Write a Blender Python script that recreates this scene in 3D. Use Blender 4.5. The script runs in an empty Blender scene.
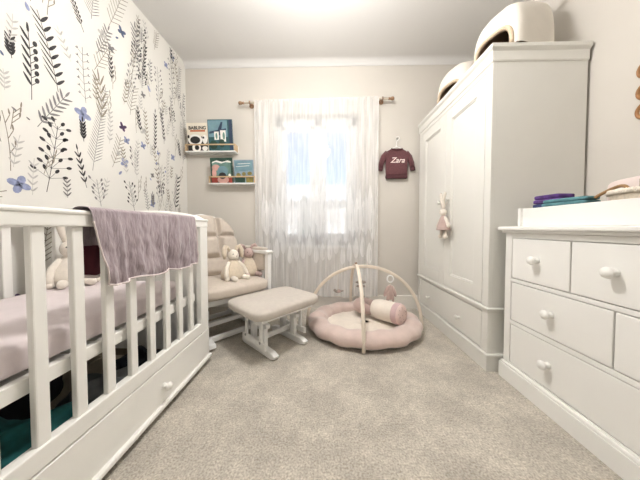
import bpy, bmesh, math, random
from mathutils import Vector, Matrix, noise
random.seed(7)
D = bpy.data
SC = bpy.context.scene
COL = SC.collection
PI = math.pi
sin, cos = math.sin, math.cos

# ------------------------------------------------------------------ materials
def lin(c):
    return tuple((v/255/12.92) if v/255 <= .04045 else ((v/255+.055)/1.055)**2.4 for v in c)

def mat(name, rgb, rough=.6, vary=0.0, scale=20, bump=0.0, bscale=200, sheen=0.0, metal=0.0, dist=.002, stretch=None):
    m = D.materials.new(name); m.use_nodes = True
    nt = m.node_tree; b = nt.nodes['Principled BSDF']
    c = lin(rgb)
    b.inputs['Base Color'].default_value = (*c, 1)
    b.inputs['Roughness'].default_value = rough
    b.inputs['Metallic'].default_value = metal
    if sheen: b.inputs['Sheen Weight'].default_value = sheen
    tc = nt.nodes.new('ShaderNodeTexCoord')
    src = tc.outputs['Object']
    if stretch:
        mp = nt.nodes.new('ShaderNodeMapping'); mp.inputs['Scale'].default_value = stretch
        nt.links.new(src, mp.inputs['Vector']); src = mp.outputs['Vector']
    if vary:
        n = nt.nodes.new('ShaderNodeTexNoise'); n.inputs['Scale'].default_value = scale
        n.inputs['Detail'].default_value = 4
        nt.links.new(src, n.inputs['Vector'])
        r = nt.nodes.new('ShaderNodeValToRGB')
        r.color_ramp.elements[0].position = .3; r.color_ramp.elements[1].position = .7
        r.color_ramp.elements[0].color = (*[v*(1-vary) for v in c], 1)
        r.color_ramp.elements[1].color = (*[min(1, v*(1+vary)) for v in c], 1)
        nt.links.new(n.outputs['Fac'], r.inputs['Fac'])
        nt.links.new(r.outputs['Color'], b.inputs['Base Color'])
    if bump:
        n2 = nt.nodes.new('ShaderNodeTexNoise'); n2.inputs['Scale'].default_value = bscale
        n2.inputs['Detail'].default_value = 3
        nt.links.new(src, n2.inputs['Vector'])
        bp = nt.nodes.new('ShaderNodeBump'); bp.inputs['Strength'].default_value = bump
        bp.inputs['Distance'].default_value = dist
        nt.links.new(n2.outputs['Fac'], bp.inputs['Height'])
        nt.links.new(bp.outputs['Normal'], b.inputs['Normal'])
    return m

def emit_mat(name, rgb, s):
    m = D.materials.new(name); m.use_nodes = True
    b = m.node_tree.nodes['Principled BSDF']
    b.inputs['Base Color'].default_value = (*lin(rgb), 1)
    b.inputs['Emission Color'].default_value = (*lin(rgb), 1)
    b.inputs['Emission Strength'].default_value = s
    return m

def sheer_mat(name, rgb, clear):
    m = D.materials.new(name); m.use_nodes = True
    nt = m.node_tree; nt.nodes.clear()
    o = nt.nodes.new('ShaderNodeOutputMaterial')
    tr = nt.nodes.new('ShaderNodeBsdfTransparent')
    di = nt.nodes.new('ShaderNodeBsdfDiffuse'); tl = nt.nodes.new('ShaderNodeBsdfTranslucent')
    for n in (di, tl): n.inputs['Color'].default_value = (*lin(rgb), 1)
    a = nt.nodes.new('ShaderNodeMixShader'); a.inputs[0].default_value = .36
    nt.links.new(di.outputs[0], a.inputs[1]); nt.links.new(tl.outputs[0], a.inputs[2])
    c = nt.nodes.new('ShaderNodeMixShader')
    # fine weave: opacity varies thread to thread
    tc = nt.nodes.new('ShaderNodeTexCoord'); mp = nt.nodes.new('ShaderNodeMapping')
    mp.inputs['Scale'].default_value = (60, 60, 3)
    nz = nt.nodes.new('ShaderNodeTexNoise'); nz.inputs['Scale'].default_value = 1.0
    nt.links.new(tc.outputs['Object'], mp.inputs['Vector']); nt.links.new(mp.outputs['Vector'], nz.inputs['Vector'])
    mr = nt.nodes.new('ShaderNodeMapRange'); mr.inputs['To Min'].default_value = clear+.1; mr.inputs['To Max'].default_value = clear-.1
    mr.inputs['From Min'].default_value = .3; mr.inputs['From Max'].default_value = .7
    nt.links.new(nz.outputs['Fac'], mr.inputs['Value'])
    iv = nt.nodes.new('ShaderNodeMath'); iv.operation = 'SUBTRACT'; iv.inputs[0].default_value = 1.0
    nt.links.new(mr.outputs['Result'], iv.inputs[1]); nt.links.new(iv.outputs[0], c.inputs[0])
    nt.links.new(tr.outputs[0], c.inputs[1]); nt.links.new(a.outputs[0], c.inputs[2])
    nt.links.new(c.outputs[0], o.inputs[0])
    return m

def glass_mat():
    m = D.materials.new('window_glass'); m.use_nodes = True
    nt = m.node_tree; nt.nodes.clear()
    o = nt.nodes.new('ShaderNodeOutputMaterial')
    tr = nt.nodes.new('ShaderNodeBsdfTransparent'); gl = nt.nodes.new('ShaderNodeBsdfGlossy')
    gl.inputs['Roughness'].default_value = .02
    c = nt.nodes.new('ShaderNodeMixShader'); c.inputs[0].default_value = .06
    nt.links.new(tr.outputs[0], c.inputs[1]); nt.links.new(gl.outputs[0], c.inputs[2])
    nt.links.new(c.outputs[0], o.inputs[0])
    return m

def carpet_mat():
    m = D.materials.new('carpet'); m.use_nodes = True
    nt = m.node_tree; b = nt.nodes['Principled BSDF']; b.inputs['Roughness'].default_value = .95
    b.inputs['Sheen Weight'].default_value = .25
    tc = nt.nodes.new('ShaderNodeTexCoord')
    def noise(s, d):
        n = nt.nodes.new('ShaderNodeTexNoise'); n.inputs['Scale'].default_value = s; n.inputs['Detail'].default_value = d
        nt.links.new(tc.outputs['Object'], n.inputs['Vector']); return n
    n1 = noise(130, 3); n2 = noise(5, 4); n3 = noise(26, 3)
    def ramp(n, p0, c0, p1, c1):
        r = nt.nodes.new('ShaderNodeValToRGB'); e = r.color_ramp.elements
        e[0].position = p0; e[1].position = p1; e[0].color = (*c0, 1); e[1].color = (*c1, 1)
        nt.links.new(n.outputs['Fac'], r.inputs['Fac']); return r
    r1 = ramp(n1, .30, lin((166, 158, 144)), .70, lin((222, 215, 203)))
    r2 = ramp(n2, .38, (.86, .86, .86), .62, (1.1, 1.1, 1.1))
    r3 = ramp(n3, .35, (.90, .90, .90), .65, (1.06, 1.06, 1.06))
    def mul(a, c):
        x = nt.nodes.new('ShaderNodeMix'); x.data_type = 'RGBA'; x.blend_type = 'MULTIPLY'; x.inputs[0].default_value = 1
        nt.links.new(a, x.inputs[6]); nt.links.new(c, x.inputs[7]); return x.outputs[2]
    nt.links.new(mul(mul(r1.outputs[0], r2.outputs[0]), r3.outputs[0]), b.inputs['Base Color'])
    bp = nt.nodes.new('ShaderNodeBump'); bp.inputs['Strength'].default_value = .7; bp.inputs['Distance'].default_value = .008
    nt.links.new(n1.outputs['Fac'], bp.inputs['Height']); nt.links.new(bp.outputs['Normal'], b.inputs['Normal'])
    return m

WHITE = mat('cream_white_paint', (247, 246, 242), .38, .015, 3)
WHITE2 = mat('wardrobe_paint', (231, 230, 224), .4, .02, 3)
CRIBW = mat('cot_white_paint', (247, 246, 241), .36, .015, 3)
PURE = mat('bright_white_paint', (246, 246, 244), .4)
WALLP = mat('wall_paint', (212, 207, 199), .9, .02, 2, .1, 300)
CEIL = mat('ceiling_paint', (222, 221, 219), .95, .01, 2)
PAPER = mat('wallpaper_ground', (230, 228, 222), .85, .01, 3)
CARPET = carpet_mat()
TRIMW = mat('skirting_paint', (236, 232, 225), .45)
SHEER = sheer_mat('sheer_voile', (253, 253, 253), .45)
EMB = sheer_mat('white_embroidery', (255, 255, 255), .32)
GLASS = glass_mat()
WOOD = mat('pale_wood', (206, 178, 142), .5, .10, 12, stretch=(1, 1, 8))
DWOOD = mat('brown_wood', (150, 118, 90), .5, .2, 15)
LWOOD = mat('pale_birch', (232, 221, 206), .5, .08, 12)
BEIGE = mat('beige_cushion_fabric', (207, 196, 184), .9, .05, 30, .25, 500, .2)
BEIGE2 = mat('ottoman_fabric', (202, 194, 185), .9, .05, 30, .25, 500, .2)
LILAC = mat('lilac_muslin', (164, 150, 155), .95, .16, 30, .6, 48, .3, dist=.008, stretch=(1, 3, .7))
HEM = mat('pale_hem', (226, 214, 212), .9)
BURG = mat('burgundy_cloth', (88, 34, 46), .9, .1, 30, .3, 200)
SHEET = mat('pale_pink_sheet', (222, 211, 212), .9, .04, 9, .35, 45, .1, dist=.004)
PINK = mat('blush_velvet', (218, 197, 189), .85, .06, 14, .35, 60, .5, dist=.006)
CREAMF = mat('cream_quilt', (240, 230, 218), .9, .04, 20, .4, 50, .2, dist=.004)
MAUVE = mat('dusty_mauve_fabric', (192, 168, 161), .9, .08, 25, .3, 150, .3)
PLUSH = mat('beige_plush', (218, 204, 184), .95, .07, 60, .5, 250, .5)
PLUSHW = mat('cream_plush', (238, 230, 218), .95, .05, 60, .5, 250, .5)
PLUSHP = mat('mauve_plush', (188, 164, 158), .95, .12, 60, .5, 250, .5)
DARK = mat('dark_thread', (40, 32, 30), .6)
STEEL = mat('steel', (190, 190, 190), .3, metal=1)
TEAL = mat('teal_cloth', (36, 108, 108), .8, .35, 25, .4, 60)
GREYC = mat('grey_cloth', (120, 122, 124), .9, .2, 20, .4, 60)
DKC = mat('charcoal_shade_cloth', (40, 40, 46), .9, .2, 20, .4, 60)
SHADEB = mat('basket_canvas', (236, 230, 220), .9, .03, 8, .25, 300)
JUTE = mat('jute_rim', (210, 190, 164), .9, .1, 60, .6, 300)
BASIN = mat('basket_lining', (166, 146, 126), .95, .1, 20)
KNIT = mat('burgundy_knit', (100, 60, 64), .95, .16, 70, .8, 220, .3, dist=.003)
KNITD = mat('burgundy_rib', (84, 50, 54), .95, .1, 70, .8, 300)

# ------------------------------------------------------------------ mesh builder (everything given in room coordinates)
class MB:
    def __init__(s): s.bm = bmesh.new(); s.mi = 0; s.smooth = False
    def _fin(s, faces, smooth=None):
        sm = s.smooth if smooth is None else smooth
        for f in faces: f.material_index = s.mi; f.smooth = sm
    def box(s, x0, x1, y0, y1, z0, z1, bev=.003, seg=2, M=None):
        b = bmesh.new()
        r = bmesh.ops.create_cube(b, size=1)
        for v in b.verts:
            v.co = Vector(((x0+x1)/2+v.co.x*(x1-x0), (y0+y1)/2+v.co.y*(y1-y0), (z0+z1)/2+v.co.z*(z1-z0)))
        if bev:
            bv = min(bev, .45*min(abs(x1-x0), abs(y1-y0), abs(z1-z0)))
            bmesh.ops.bevel(b, geom=list(b.edges), offset=bv, segments=seg, affect='EDGES', profile=.5)
        s.merge(b, M, smooth=False); return s
    def merge(s, b, M=None, smooth=None):
        bmesh.ops.recalc_face_normals(b, faces=list(b.faces))
        mp = {}
        for v in b.verts: mp[v] = s.bm.verts.new(M @ v.co if M else v.co)
        fs = []
        for f in b.faces:
            try: fs.append(s.bm.faces.new([mp[v] for v in f.verts]))
            except ValueError: pass
        s._fin(fs, smooth); b.free(); return s
    def grid(s, fn, nu, nv, closeu=False, closev=False, M=None, smooth=True, capu=False):
        b = bmesh.new()
        V = [[b.verts.new(fn(i/(nu if closeu else nu-1), j/(nv if closev else nv-1))) for j in range(nv)] for i in range(nu)]
        for i in range(nu if closeu else nu-1):
            for j in range(nv if closev else nv-1):
                q = [V[i][j], V[(i+1) % nu][j], V[(i+1) % nu][(j+1) % nv], V[i][(j+1) % nv]]
                try: b.faces.new(q)
                except ValueError: pass
        if capu:
            for row in (V[0], V[-1]):
                try: b.faces.new(row)
                except ValueError: pass
        bmesh.ops.remove_doubles(b, verts=list(b.verts), dist=1e-6)
        return s.merge(b, M, smooth)
    def ell(s, c, r, e1=1.0, e2=1.0, n=20, M=None, rot=None):
        # superellipsoid
        c = Vector(c)
        R = rot.to_matrix() if rot else None
        def p(v, e): return math.copysign(abs(v)**e, v)
        def fn(u, v):
            a = u*2*PI; t = -PI/2+v*PI
            q = Vector((r[0]*p(cos(t), e1)*p(cos(a), e2), r[1]*p(cos(t), e1)*p(sin(a), e2), r[2]*p(sin(t), e1)))
            if R: q = R @ q
            return c+q
        return s.grid(fn, n*2, n, closeu=True, M=M)
    def tube(s, pts, r, n=10, M=None, closed=False, flat=None, up=None):
        # tube along points; r a number or list; flat=(a,b) rectangular-ish section scale
        pts = [Vector(p) for p in pts]; N = len(pts)
        rr = r if isinstance(r, (list, tuple)) else [r]*N
        frames = []
        prev = None
        for i in range(N):
            t = (pts[(i+1) % N]-pts[i-1]) if closed else (pts[min(i+1, N-1)]-pts[max(i-1, 0)])
            t.normalize()
            if up is not None: a = Vector(up)
            elif prev is not None: a = prev
            else: a = Vector((0, 0, 1)) if abs(t.z) < .9 else Vector((1, 0, 0))
            x = a-t*a.dot(t); x.normalize(); y = t.cross(x); prev = x
            frames.append((x, y))
        fa = flat or (1, 1)
        b = bmesh.new(); rings = []
        for i in range(N):
            x, y = frames[i]
            rings.append([b.verts.new(pts[i]+x*(rr[i]*fa[0]*cos(2*PI*k/n))+y*(rr[i]*fa[1]*sin(2*PI*k/n))) for k in range(n)])
        for i in range(N if closed else N-1):
            for k in range(n):
                b.faces.new([rings[i][k], rings[(i+1) % N][k], rings[(i+1) % N][(k+1) % n], rings[i][(k+1) % n]])
        if not closed:
            b.faces.new(rings[0]); b.faces.new(rings[-1])
        return s.merge(b, M, True)
    def lathe(s, c, prof, axis='Z', n=24, M=None):
        # prof list of (radius, height along axis)
        c = Vector(c)
        def fn(u, v):
            i = v*(len(prof)-1); k = int(round(i)); r, h = prof[k]; a = u*2*PI
            if axis == 'Z': q = Vector((r*cos(a), r*sin(a), h))
            elif axis == 'X': q = Vector((h, r*cos(a), r*sin(a)))
            else: q = Vector((r*cos(a), h, r*sin(a)))
            return c+q
        return s.grid(fn, n, len(prof), closeu=True, M=M)
    def plate(s, out, d, bev=.004, M=None, seg=2, smooth=False):
        # outline in local xy, thickness d along +z, M places it
        b = bmesh.new()
        vs = [b.verts.new((x, y, 0)) for x, y in out]
        f = b.faces.new(vs)
        r = bmesh.ops.extrude_face_region(b, geom=[f])
        nv = [g for g in r['geom'] if isinstance(g, bmesh.types.BMVert)]
        for v in nv: v.co.z += d
        if bev: bmesh.ops.bevel(b, geom=[e for e in b.edges if abs(e.verts[0].co.z-e.verts[1].co.z) < 1e-7], offset=bev, segments=seg, affect='EDGES', profile=.5)
        bmesh.ops.triangulate(b, faces=[f for f in b.faces if len(f.verts) > 4])
        return s.merge(b, M, smooth)
    def poly(s, pts):
        f = s.bm.faces.new([s.bm.verts.new(p) for p in pts]); f.material_index = s.mi; return s
    def build(s, name, m, parent=None):
        me = D.meshes.new(name)
        if parent is not None:
            r = parent
            while r.parent: r = r.parent
            s.bm.transform((Matrix.Translation(r.location) @ r.rotation_euler.to_matrix().to_4x4()).inverted())
        s.bm.to_mesh(me); s.bm.free()
        for x in (m if isinstance(m, (list, tuple)) else [m]): me.materials.append(x)
        o = D.objects.new(name, me); COL.objects.link(o)
        if parent is not None: o.parent = parent
        return o

def tag(o, label, cat, group=None):
    o['label'] = label; o['category'] = cat
    if group: o['group'] = group
    return o
def thing(name, label, cat, loc, rz=0, group=None):
    o = D.objects.new(name, None); COL.objects.link(o); o.empty_display_size = .1
    o.location = loc; o.rotation_euler = (0, 0, rz)
    return tag(o, label, cat, group)
def struct(o): o['kind'] = 'structure'; return o
def place(x, y, rz, z=0): return Matrix.Translation((x, y, z)) @ Matrix.Rotation(rz, 4, 'Z')
def frame(o, x, y, z):
    # matrix from origin + three axis directions
    x, y, z = Vector(x), Vector(y), Vector(z)
    return Matrix(((x.x, y.x, z.x, o[0]), (x.y, y.y, z.y, o[1]), (x.z, y.z, z.z, o[2]), (0, 0, 0, 1)))
def dup(root, delta, label=None):
    r = root.copy(); COL.objects.link(r); r.location = Vector(root.location)+Vector(delta)
    if label: r['label'] = label
    for ch in list(root.children):
        c = ch.copy(); COL.objects.link(c); c.parent = r
        for g in list(ch.children):
            e = g.copy(); COL.objects.link(e); e.parent = c
    return r
def text(name, s, size, m, parent, M, shear=0, off=0):
    cu = D.curves.new(name, 'FONT'); cu.body = s; cu.size = size; cu.shear = shear; cu.offset = off
    cu.extrude = .0008; cu.align_x = 'CENTER'; cu.align_y = 'CENTER'
    t = D.objects.new(name+'_curve', cu); COL.objects.link(t)
    bpy.context.view_layer.update()
    me = D.meshes.new_from_object(t.evaluated_get(bpy.context.evaluated_depsgraph_get()))
    D.objects.remove(t); me.name = name
    r = parent
    while r.parent: r = r.parent
    W = (Matrix.Translation(r.location) @ r.rotation_euler.to_matrix().to_4x4()).inverted()
    me.transform(W @ M); me.materials.clear(); me.materials.append(m)
    o = D.objects.new(name, me); COL.objects.link(o); o.parent = parent
    return o

# ------------------------------------------------------------------ room shell
XL, XR, YB, YF, ZC = -1.53, 1.57, 2.48, -1.05, 2.68
WX0, WX1, WZ0, WZ1 = -.56, .36, .70, 2.12       # window opening
def floor():
    m = MB(); m.box(XL-.1, XR+.1, YF-.1, YB+.3, -.1, 0, 0); return struct(m.build('floor', CARPET))
floor()
m = MB(); m.box(XL-.1, XR+.1, YF-.1, YB+.3, ZC, ZC+.1, 0); struct(m.build('ceiling', CEIL))
m = MB()
m.box(XL-.1, WX0, YB, YB+.26, 0, ZC, 0); m.box(WX1, XR+.1, YB, YB+.26, 0, ZC, 0)
m.box(WX0, WX1, YB, YB+.26, 0, WZ0, 0); m.box(WX0, WX1, YB, YB+.26, WZ1, ZC, 0)
struct(m.build('wall_back', WALLP))
m = MB(); m.box(XR, XR+.1, YF, YB, 0, ZC, 0); struct(m.build('wall_right', WALLP))
m = MB(); m.box(XL-.1, XR+.1, YF-.1, YF, 0, ZC, 0); struct(m.build('wall_front', WALLP))
# door behind the viewer
m = MB()
m.box(.35, 1.15, YF, YF+.035, 0, 2.0, .003)
for (a, b) in ((.47, .71), (.79, 1.03)):
    for (c, d) in ((.2, .9), (1.02, 1.85)): m.box(a, b, YF+.03, YF+.043, c, d, .006)
dr = struct(m.build('door_1', PURE))
m = MB(); m.lathe((.43, YF+.035, 1.0), [(0, .06), (.022, .055), (.026, .04), (.01, .02), (.02, 0)], 'Y'); m.build('door_knob', STEEL, dr)
m = MB()
for (a, b, c, d) in ((.27, .35, 0, 2.08), (1.15, 1.23, 0, 2.08), (.27, 1.23, 2.0, 2.08)): m.box(a, b, YF, YF+.02, c, d, .004)
struct(m.build('trim_1', PURE))
# coving along the window wall
m = MB()
prof = [(0, 0)]+[(.005+.055*(1-cos(t*PI/2/8)), .06*sin(t*PI/2/8)) for t in range(9)]
def cov(u, v):
    k = int(round(v*9)); a, b = prof[k]
    return Vector((XL+u*(XR-XL), YB-a-.001, ZC-.06+b))
m.grid(cov, 2, 10); struct(m.build('trim_2', CEIL))

def base(name, x0, x1, y0, y1):
    m = MB(); m.box(x0, x1, y0, y1, 0, .125, .003)
    dx = .004 if x1-x0 < .1 else 0; dy = .004 if y1-y0 < .1 else 0
    m.box(x0-dx, x1+dx, y0-dy, y1+dy, .125, .145, .008, 3)
    struct(m.build(name, TRIMW))
base('baseboard_back', XL+.02, XR-.02, YB-.018, YB)
base('baseboard_left', XL, XL+.018, YF, YB)
base('baseboard_right', XR-.018, XR, YF, YB)

# ------------------------------------------------------------------ wallpaper (printed sprigs are inside the wall's own mesh)
INK = mat('print_ink_black', (62, 60, 62), .85, .45, 40)
INKG = mat('print_ink_grey', (132, 130, 130), .85, .25, 30)
INKT = mat('print_ink_taupe', (146, 138, 124), .85, .25, 30)
INKL = mat('print_ink_pale', (192, 190, 186), .85, .15, 30)
INKB = mat('print_ink_blue', (148, 156, 188), .85, .25, 40)
INKS = mat('print_ink_slate', (92, 104, 132), .85, .25, 40)
INKP = mat('print_ink_plum', (96, 76, 106), .85, .25, 40)
IX = {'black': 1, 'grey': 2, 'taupe': 3, 'pale': 4, 'blue': 5, 'slate': 6, 'plum': 7}
MOTIFS=[
('berryleaf',1.16,1.55,0.34,1),('needle',1.28,1.66,0.39,13),('twig',1.43,1.68,0.34,2),('leafbranch',1.18,1.42,0.27,-30),('berrytree',1.21,1.08,0.39,-9),('sprig',1.42,1.14,0.23,12),('fern',1.46,1.26,0.61,-10),('herring',1.60,1.32,0.25,-16),('broad',1.53,1.61,0.29,3),('sprig',1.61,1.93,0.18,3),('berries',1.74,1.89,0.38,-12),('herring',1.49,1.93,0.29,-25),('stem',1.07,1.16,0.28,5),('lightleaf',1.08,1.18,0.17,-10),('berryleaf',1.43,2.12,0.19,23),('fern',1.48,2.25,0.25,-9),('herring',1.60,2.31,0.34,-19),('lightleaf',1.35,1.88,0.17,23),('berries',1.78,1.02,0.23,11),('sprig',2.01,1.54,0.38,-2),('sprig',2.13,1.68,0.29,8),('berries',2.07,1.97,0.38,2),('fern',2.35,2.16,0.42,-6),('fern',2.41,1.57,0.50,-3),('berries',2.03,1.11,0.37,-10),('lightleaf',1.81,1.28,0.33,-4),('lightleaf',1.93,1.57,0.33,5),('sprig',1.89,2.12,0.33,-7),('herring',2.03,2.48,0.19,-10),('lightleaf',2.17,1.27,0.40,-4),('twig',2.26,2.20,0.36,4),('lightleaf',1.08,1.77,0.16,-6),('lightleaf',1.53,1.09,0.15,-12),('berries',1.51,1.03,0.18,8),('needle',2.27,1.06,0.38,-7),('lightleaf',1.58,1.48,0.26,-2),('leafbranch',1.86,2.20,0.29,7),('sprig',1.41,1.43,0.12,2),('lightleaf',1.31,1.06,0.12,1),('lightleaf',1.06,1.54,0.10,2),('twig',1.92,1.03,0.19,10),('stem',2.11,1.09,0.53,6),('sprig',1.09,1.71,0.10,2),('leafbranch',1.51,2.05,0.24,-20),('broad',1.22,2.10,0.17,-5),('needle',1.17,2.06,0.13,10),('lightleaf',1.96,2.50,0.15,17),('herring',1.76,1.77,0.26,-11),]
BLOOMS=[
('flower',1.10,1.10,0.050,'blue'),('flower',1.41,1.60,0.054,'blue'),('moth',1.69,1.64,0.037,'plum'),('flower',1.70,1.38,0.041,'blue'),('petal',1.65,1.28,0.030,'blue'),('moth',1.70,2.35,0.040,'slate'),('flower',2.25,1.59,0.036,'blue'),('moth',1.97,1.09,0.036,'blue'),('petal',1.97,2.07,0.039,'blue'),('moth',2.27,2.58,0.040,'slate'),('petal',1.16,2.00,0.030,'blue'),('petal',1.10,1.46,0.018,'grey'),('petal',1.15,1.44,0.014,'grey'),('petal',1.06,1.70,0.017,'slate'),('flower',1.55,2.21,0.034,'pale'),('flower',1.89,1.70,0.034,'pale'),('petal',1.65,2.27,0.023,'slate'),]

wp = MB(); wp.box(XL-.1, XL, YF, YB, 0, ZC, 0)
lay = [0]
def P2(y, z): return Vector((XL+.0006+lay[0]*.00002, y, z))
def inside(y, z): return YF+.01 < y < YB-.004 and .02 < z < ZC-.004
def leaf(y, z, ang, L, w, pointed=True):
    pts = []
    for i in range(10):
        t = i/10*2*PI; a = (1-cos(t))/2*L; b = w*(.62 if pointed else .75)*sin(t)*(1.15-.45*(a/L) if pointed else 1)
        yy = y+a*sin(ang)+b*cos(ang); zz = z+a*cos(ang)-b*sin(ang)
        if not inside(yy, zz): return
        pts.append(P2(yy, zz))
    wp.poly(pts)
def stroke(pts, w):
    for i in range(len(pts)-1):
        (a, b), (c, d) = pts[i], pts[i+1]
        if not (inside(a, b) and inside(c, d)): continue
        L = math.hypot(c-a, d-b) or 1; ny, nz = -(d-b)/L*w, (c-a)/L*w
        wp.poly([P2(a+ny, b+nz), P2(c+ny, d+nz), P2(c-ny, d-nz), P2(a-ny, b-nz)])
def motif(t, y, z, L, deg):
    lay[0] = (lay[0]+1) % 40
    A = -math.radians(deg)         # lean, + towards +Y
    bend = random.uniform(-.25, .25)
    N = 14
    sp = []; yy, zz = y, z
    for i in range(N+1):
        sp.append((yy, zz)); a = A+bend*(i/N-.5); yy += L/N*sin(a); zz += L/N*cos(a)
    def at(f):
        x = f*N; i = min(int(x), N-1); g = x-i
        return sp[i][0]*(1-g)+sp[i+1][0]*g, sp[i][1]*(1-g)+sp[i+1][1]*g, A+bend*(f-.5)
    c = {'berryleaf': 'black', 'needle': 'black', 'twig': 'black', 'leafbranch': 'grey', 'berrytree': 'black', 'sprig': 'black',
         'fern': 'grey', 'herring': 'taupe', 'broad': 'taupe', 'berries': 'black', 'stem': 'taupe', 'lightleaf': 'pale'}[t]
    if t in ('sprig', 'berries', 'twig') and random.random() < .35: c = 'grey'
    if t == 'lightleaf' and random.random() < .4: c = random.choice(['taupe', 'grey'])
    wp.mi = IX[c]
    stroke(sp, .0015 if t != 'lightleaf' else .0010)
    k = L/.34
    if t == 'berryleaf':
        for i in range(6):
            a, b, g = at(.22+.13*i); leaf(a, b, g-.55, .062*k, .011*k)
            a, b, g = at(.22+.11*i); e = (a+.03*k*sin(g+.7), b+.03*k*cos(g+.7)); stroke([(a, b), e], .0015); leaf(*e, g+.3, .03*k, .013*k, False)
        a, b, g = at(1); leaf(a, b, g, .05*k, .01*k)
    elif t == 'needle':
        for i in range(8):
            a, b, g = at(.1+.11*i); leaf(a, b, g-.5, .085*k*(1-.05*i), .006*k); leaf(a, b, g+.85, .055*k, .011*k)
    elif t == 'twig':
        for i in range(7):
            a, b, g = at(.08+.13*i)
            for sg in (-1, 1):
                q = (a+.035*k*sin(g+sg*.9), b+.035*k*cos(g+sg*.9)); stroke([(a, b), q], .0011)
                leaf(*q, g+sg*.3, .014*k, .005*k); leaf(*q, g+sg*1.5, .014*k, .005*k)
    elif t == 'leafbranch':
        for i in range(7):
            a, b, g = at(.15+.125*i); leaf(a, b, g-.75, .075*k, .013*k); leaf(a, b, g+.75, .07*k, .013*k)
        a, b, g = at(1); leaf(a, b, g, .06*k, .012*k)
    elif t == 'berrytree':
        for i in range(6):
            a, b, g = at(.2+.15*i)
            for sg in (-1, 1):
                for q in (.5, 1.15):
                    l = random.uniform(.035, .072)*k*(1.1-.08*i); e = (a+l*sin(g+sg*q), b+l*cos(g+sg*q)); stroke([(a, b), e], .0009)
                    leaf(*e, g+sg*q, .026*k, .010*k, False)
    elif t == 'sprig':
        n = max(5, int(L/.04))
        for i in range(n):
            a, b, g = at(.15+.82*i/n); leaf(a, b, g-.5, .04, .0085); leaf(a, b, g+.5, .04, .0085)
        a, b, g = at(1); leaf(a, b, g, .035, .008)
    elif t == 'fern':
        n = int(L/.024)
        for i in range(n):
            f = .1+.88*i/n; a, b, g = at(f); l = .062*(1-.7*f)+.014
            leaf(a, b, g-.8, l, .0035); leaf(a, b, g+.8, l, .0035)
    elif t == 'herring':
        for i in range(7):
            a, b, g = at(.15+.12*i); l = .075*k
            for sg in (-1, 1): stroke([(a, b), (a+l*sin(g+sg*.75), b+l*cos(g+sg*.75))], .0020)
    elif t == 'broad':
        for i in range(5):
            a, b, g = at(.1+.18*i); leaf(a, b, g-.45, .11*k, .011*k); leaf(a, b, g+.45, .11*k, .011*k)
        a, b, g = at(.9); leaf(a, b, g, .1*k, .011*k)
    elif t == 'berries':
        n = max(5, int(L/.045))
        for i in range(n):
            a, b, g = at(.15+.8*i/n)
            for sg in (-1, 1):
                l = random.uniform(.02, .055); e = (a+l*sin(g+sg*.8), b+l*cos(g+sg*.8)); stroke([(a, b), e], .0008)
                leaf(*e, g+sg*.5, .024, .0085, False)
    elif t == 'stem':
        for i in range(3):
            a, b, g = at(.3+.25*i); e = (a+.05*sin(g+.5), b+.05*cos(g+.5)); stroke([(a, b), e], .0016); leaf(*e, g, .03, .006)
    elif t == 'lightleaf':
        n = max(4, int(L/.035))
        for i in range(n):
            a, b, g = at(.1+.85*i/n); leaf(a, b, g-.7, .034, .007); leaf(a, b, g+.7, .034, .007)
def bloom(t, y, z, r, c):
    lay[0] = (lay[0]+1) % 40
    wp.mi = IX[c]; a0 = random.uniform(0, 1)
    if t == 'flower':
        for i in range(4): leaf(y, z, a0+i*PI/2, r*.95, r*.45, False)
        wp.mi = IX['slate']; leaf(y, z-r*.12, 0, r*.25, r*.1, False)
    elif t == 'moth':
        for q, l in ((.7, 1.1), (-.7, 1.1), (2.2, .8), (-2.2, .8)): leaf(y, z, q+a0*.4, r*l, r*.4, False)
        wp.mi = IX['black']; stroke([(y, z-r*.5), (y, z+r*.5)], .002)
    else:
        leaf(y, z, a0*2-1, r*1.3, r*.5)
for dy, dz in ((0, 0), (-1.46, 0), (-2.9, .0), (-.6, -1.12), (.35, -1.3), (-1.8, -1.2)):
    main = dy == 0 and dz == 0
    for (t, y, z, L, d) in MOTIFS:
        if main or not (y+dy > .9 and z+dz+L > .95): motif(t, y+dy, z+dz, L, d)
    for (t, y, z, r, c) in BLOOMS:
        if main or not (y+dy > .95 and z+dz > .85): bloom(t, y+dy, z+dz, r, c)
rs = random.getstate(); random.seed(21)
for i in range(70):
    y = random.uniform(1.0, 2.45) if i < 25 else random.uniform(1.7, 2.46); z = random.uniform(.95, 2.55)
    motif(random.choice(['lightleaf', 'lightleaf', 'stem', 'berries', 'sprig'] if i > 25 else ['lightleaf', 'stem']), y, z, random.uniform(.10, .22), random.uniform(-15, 15))
for i in range(14): bloom(random.choice(['petal', 'moth', 'flower']), random.uniform(1.6, 2.45), random.uniform(1.0, 2.5), random.uniform(.02, .034), random.choice(['pale', 'blue', 'pale', 'grey']))
random.setstate(rs)
struct(wp.build('wall_left', [PAPER, INK, INKG, INKT, INKL, INKB, INKS, INKP]))

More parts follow.
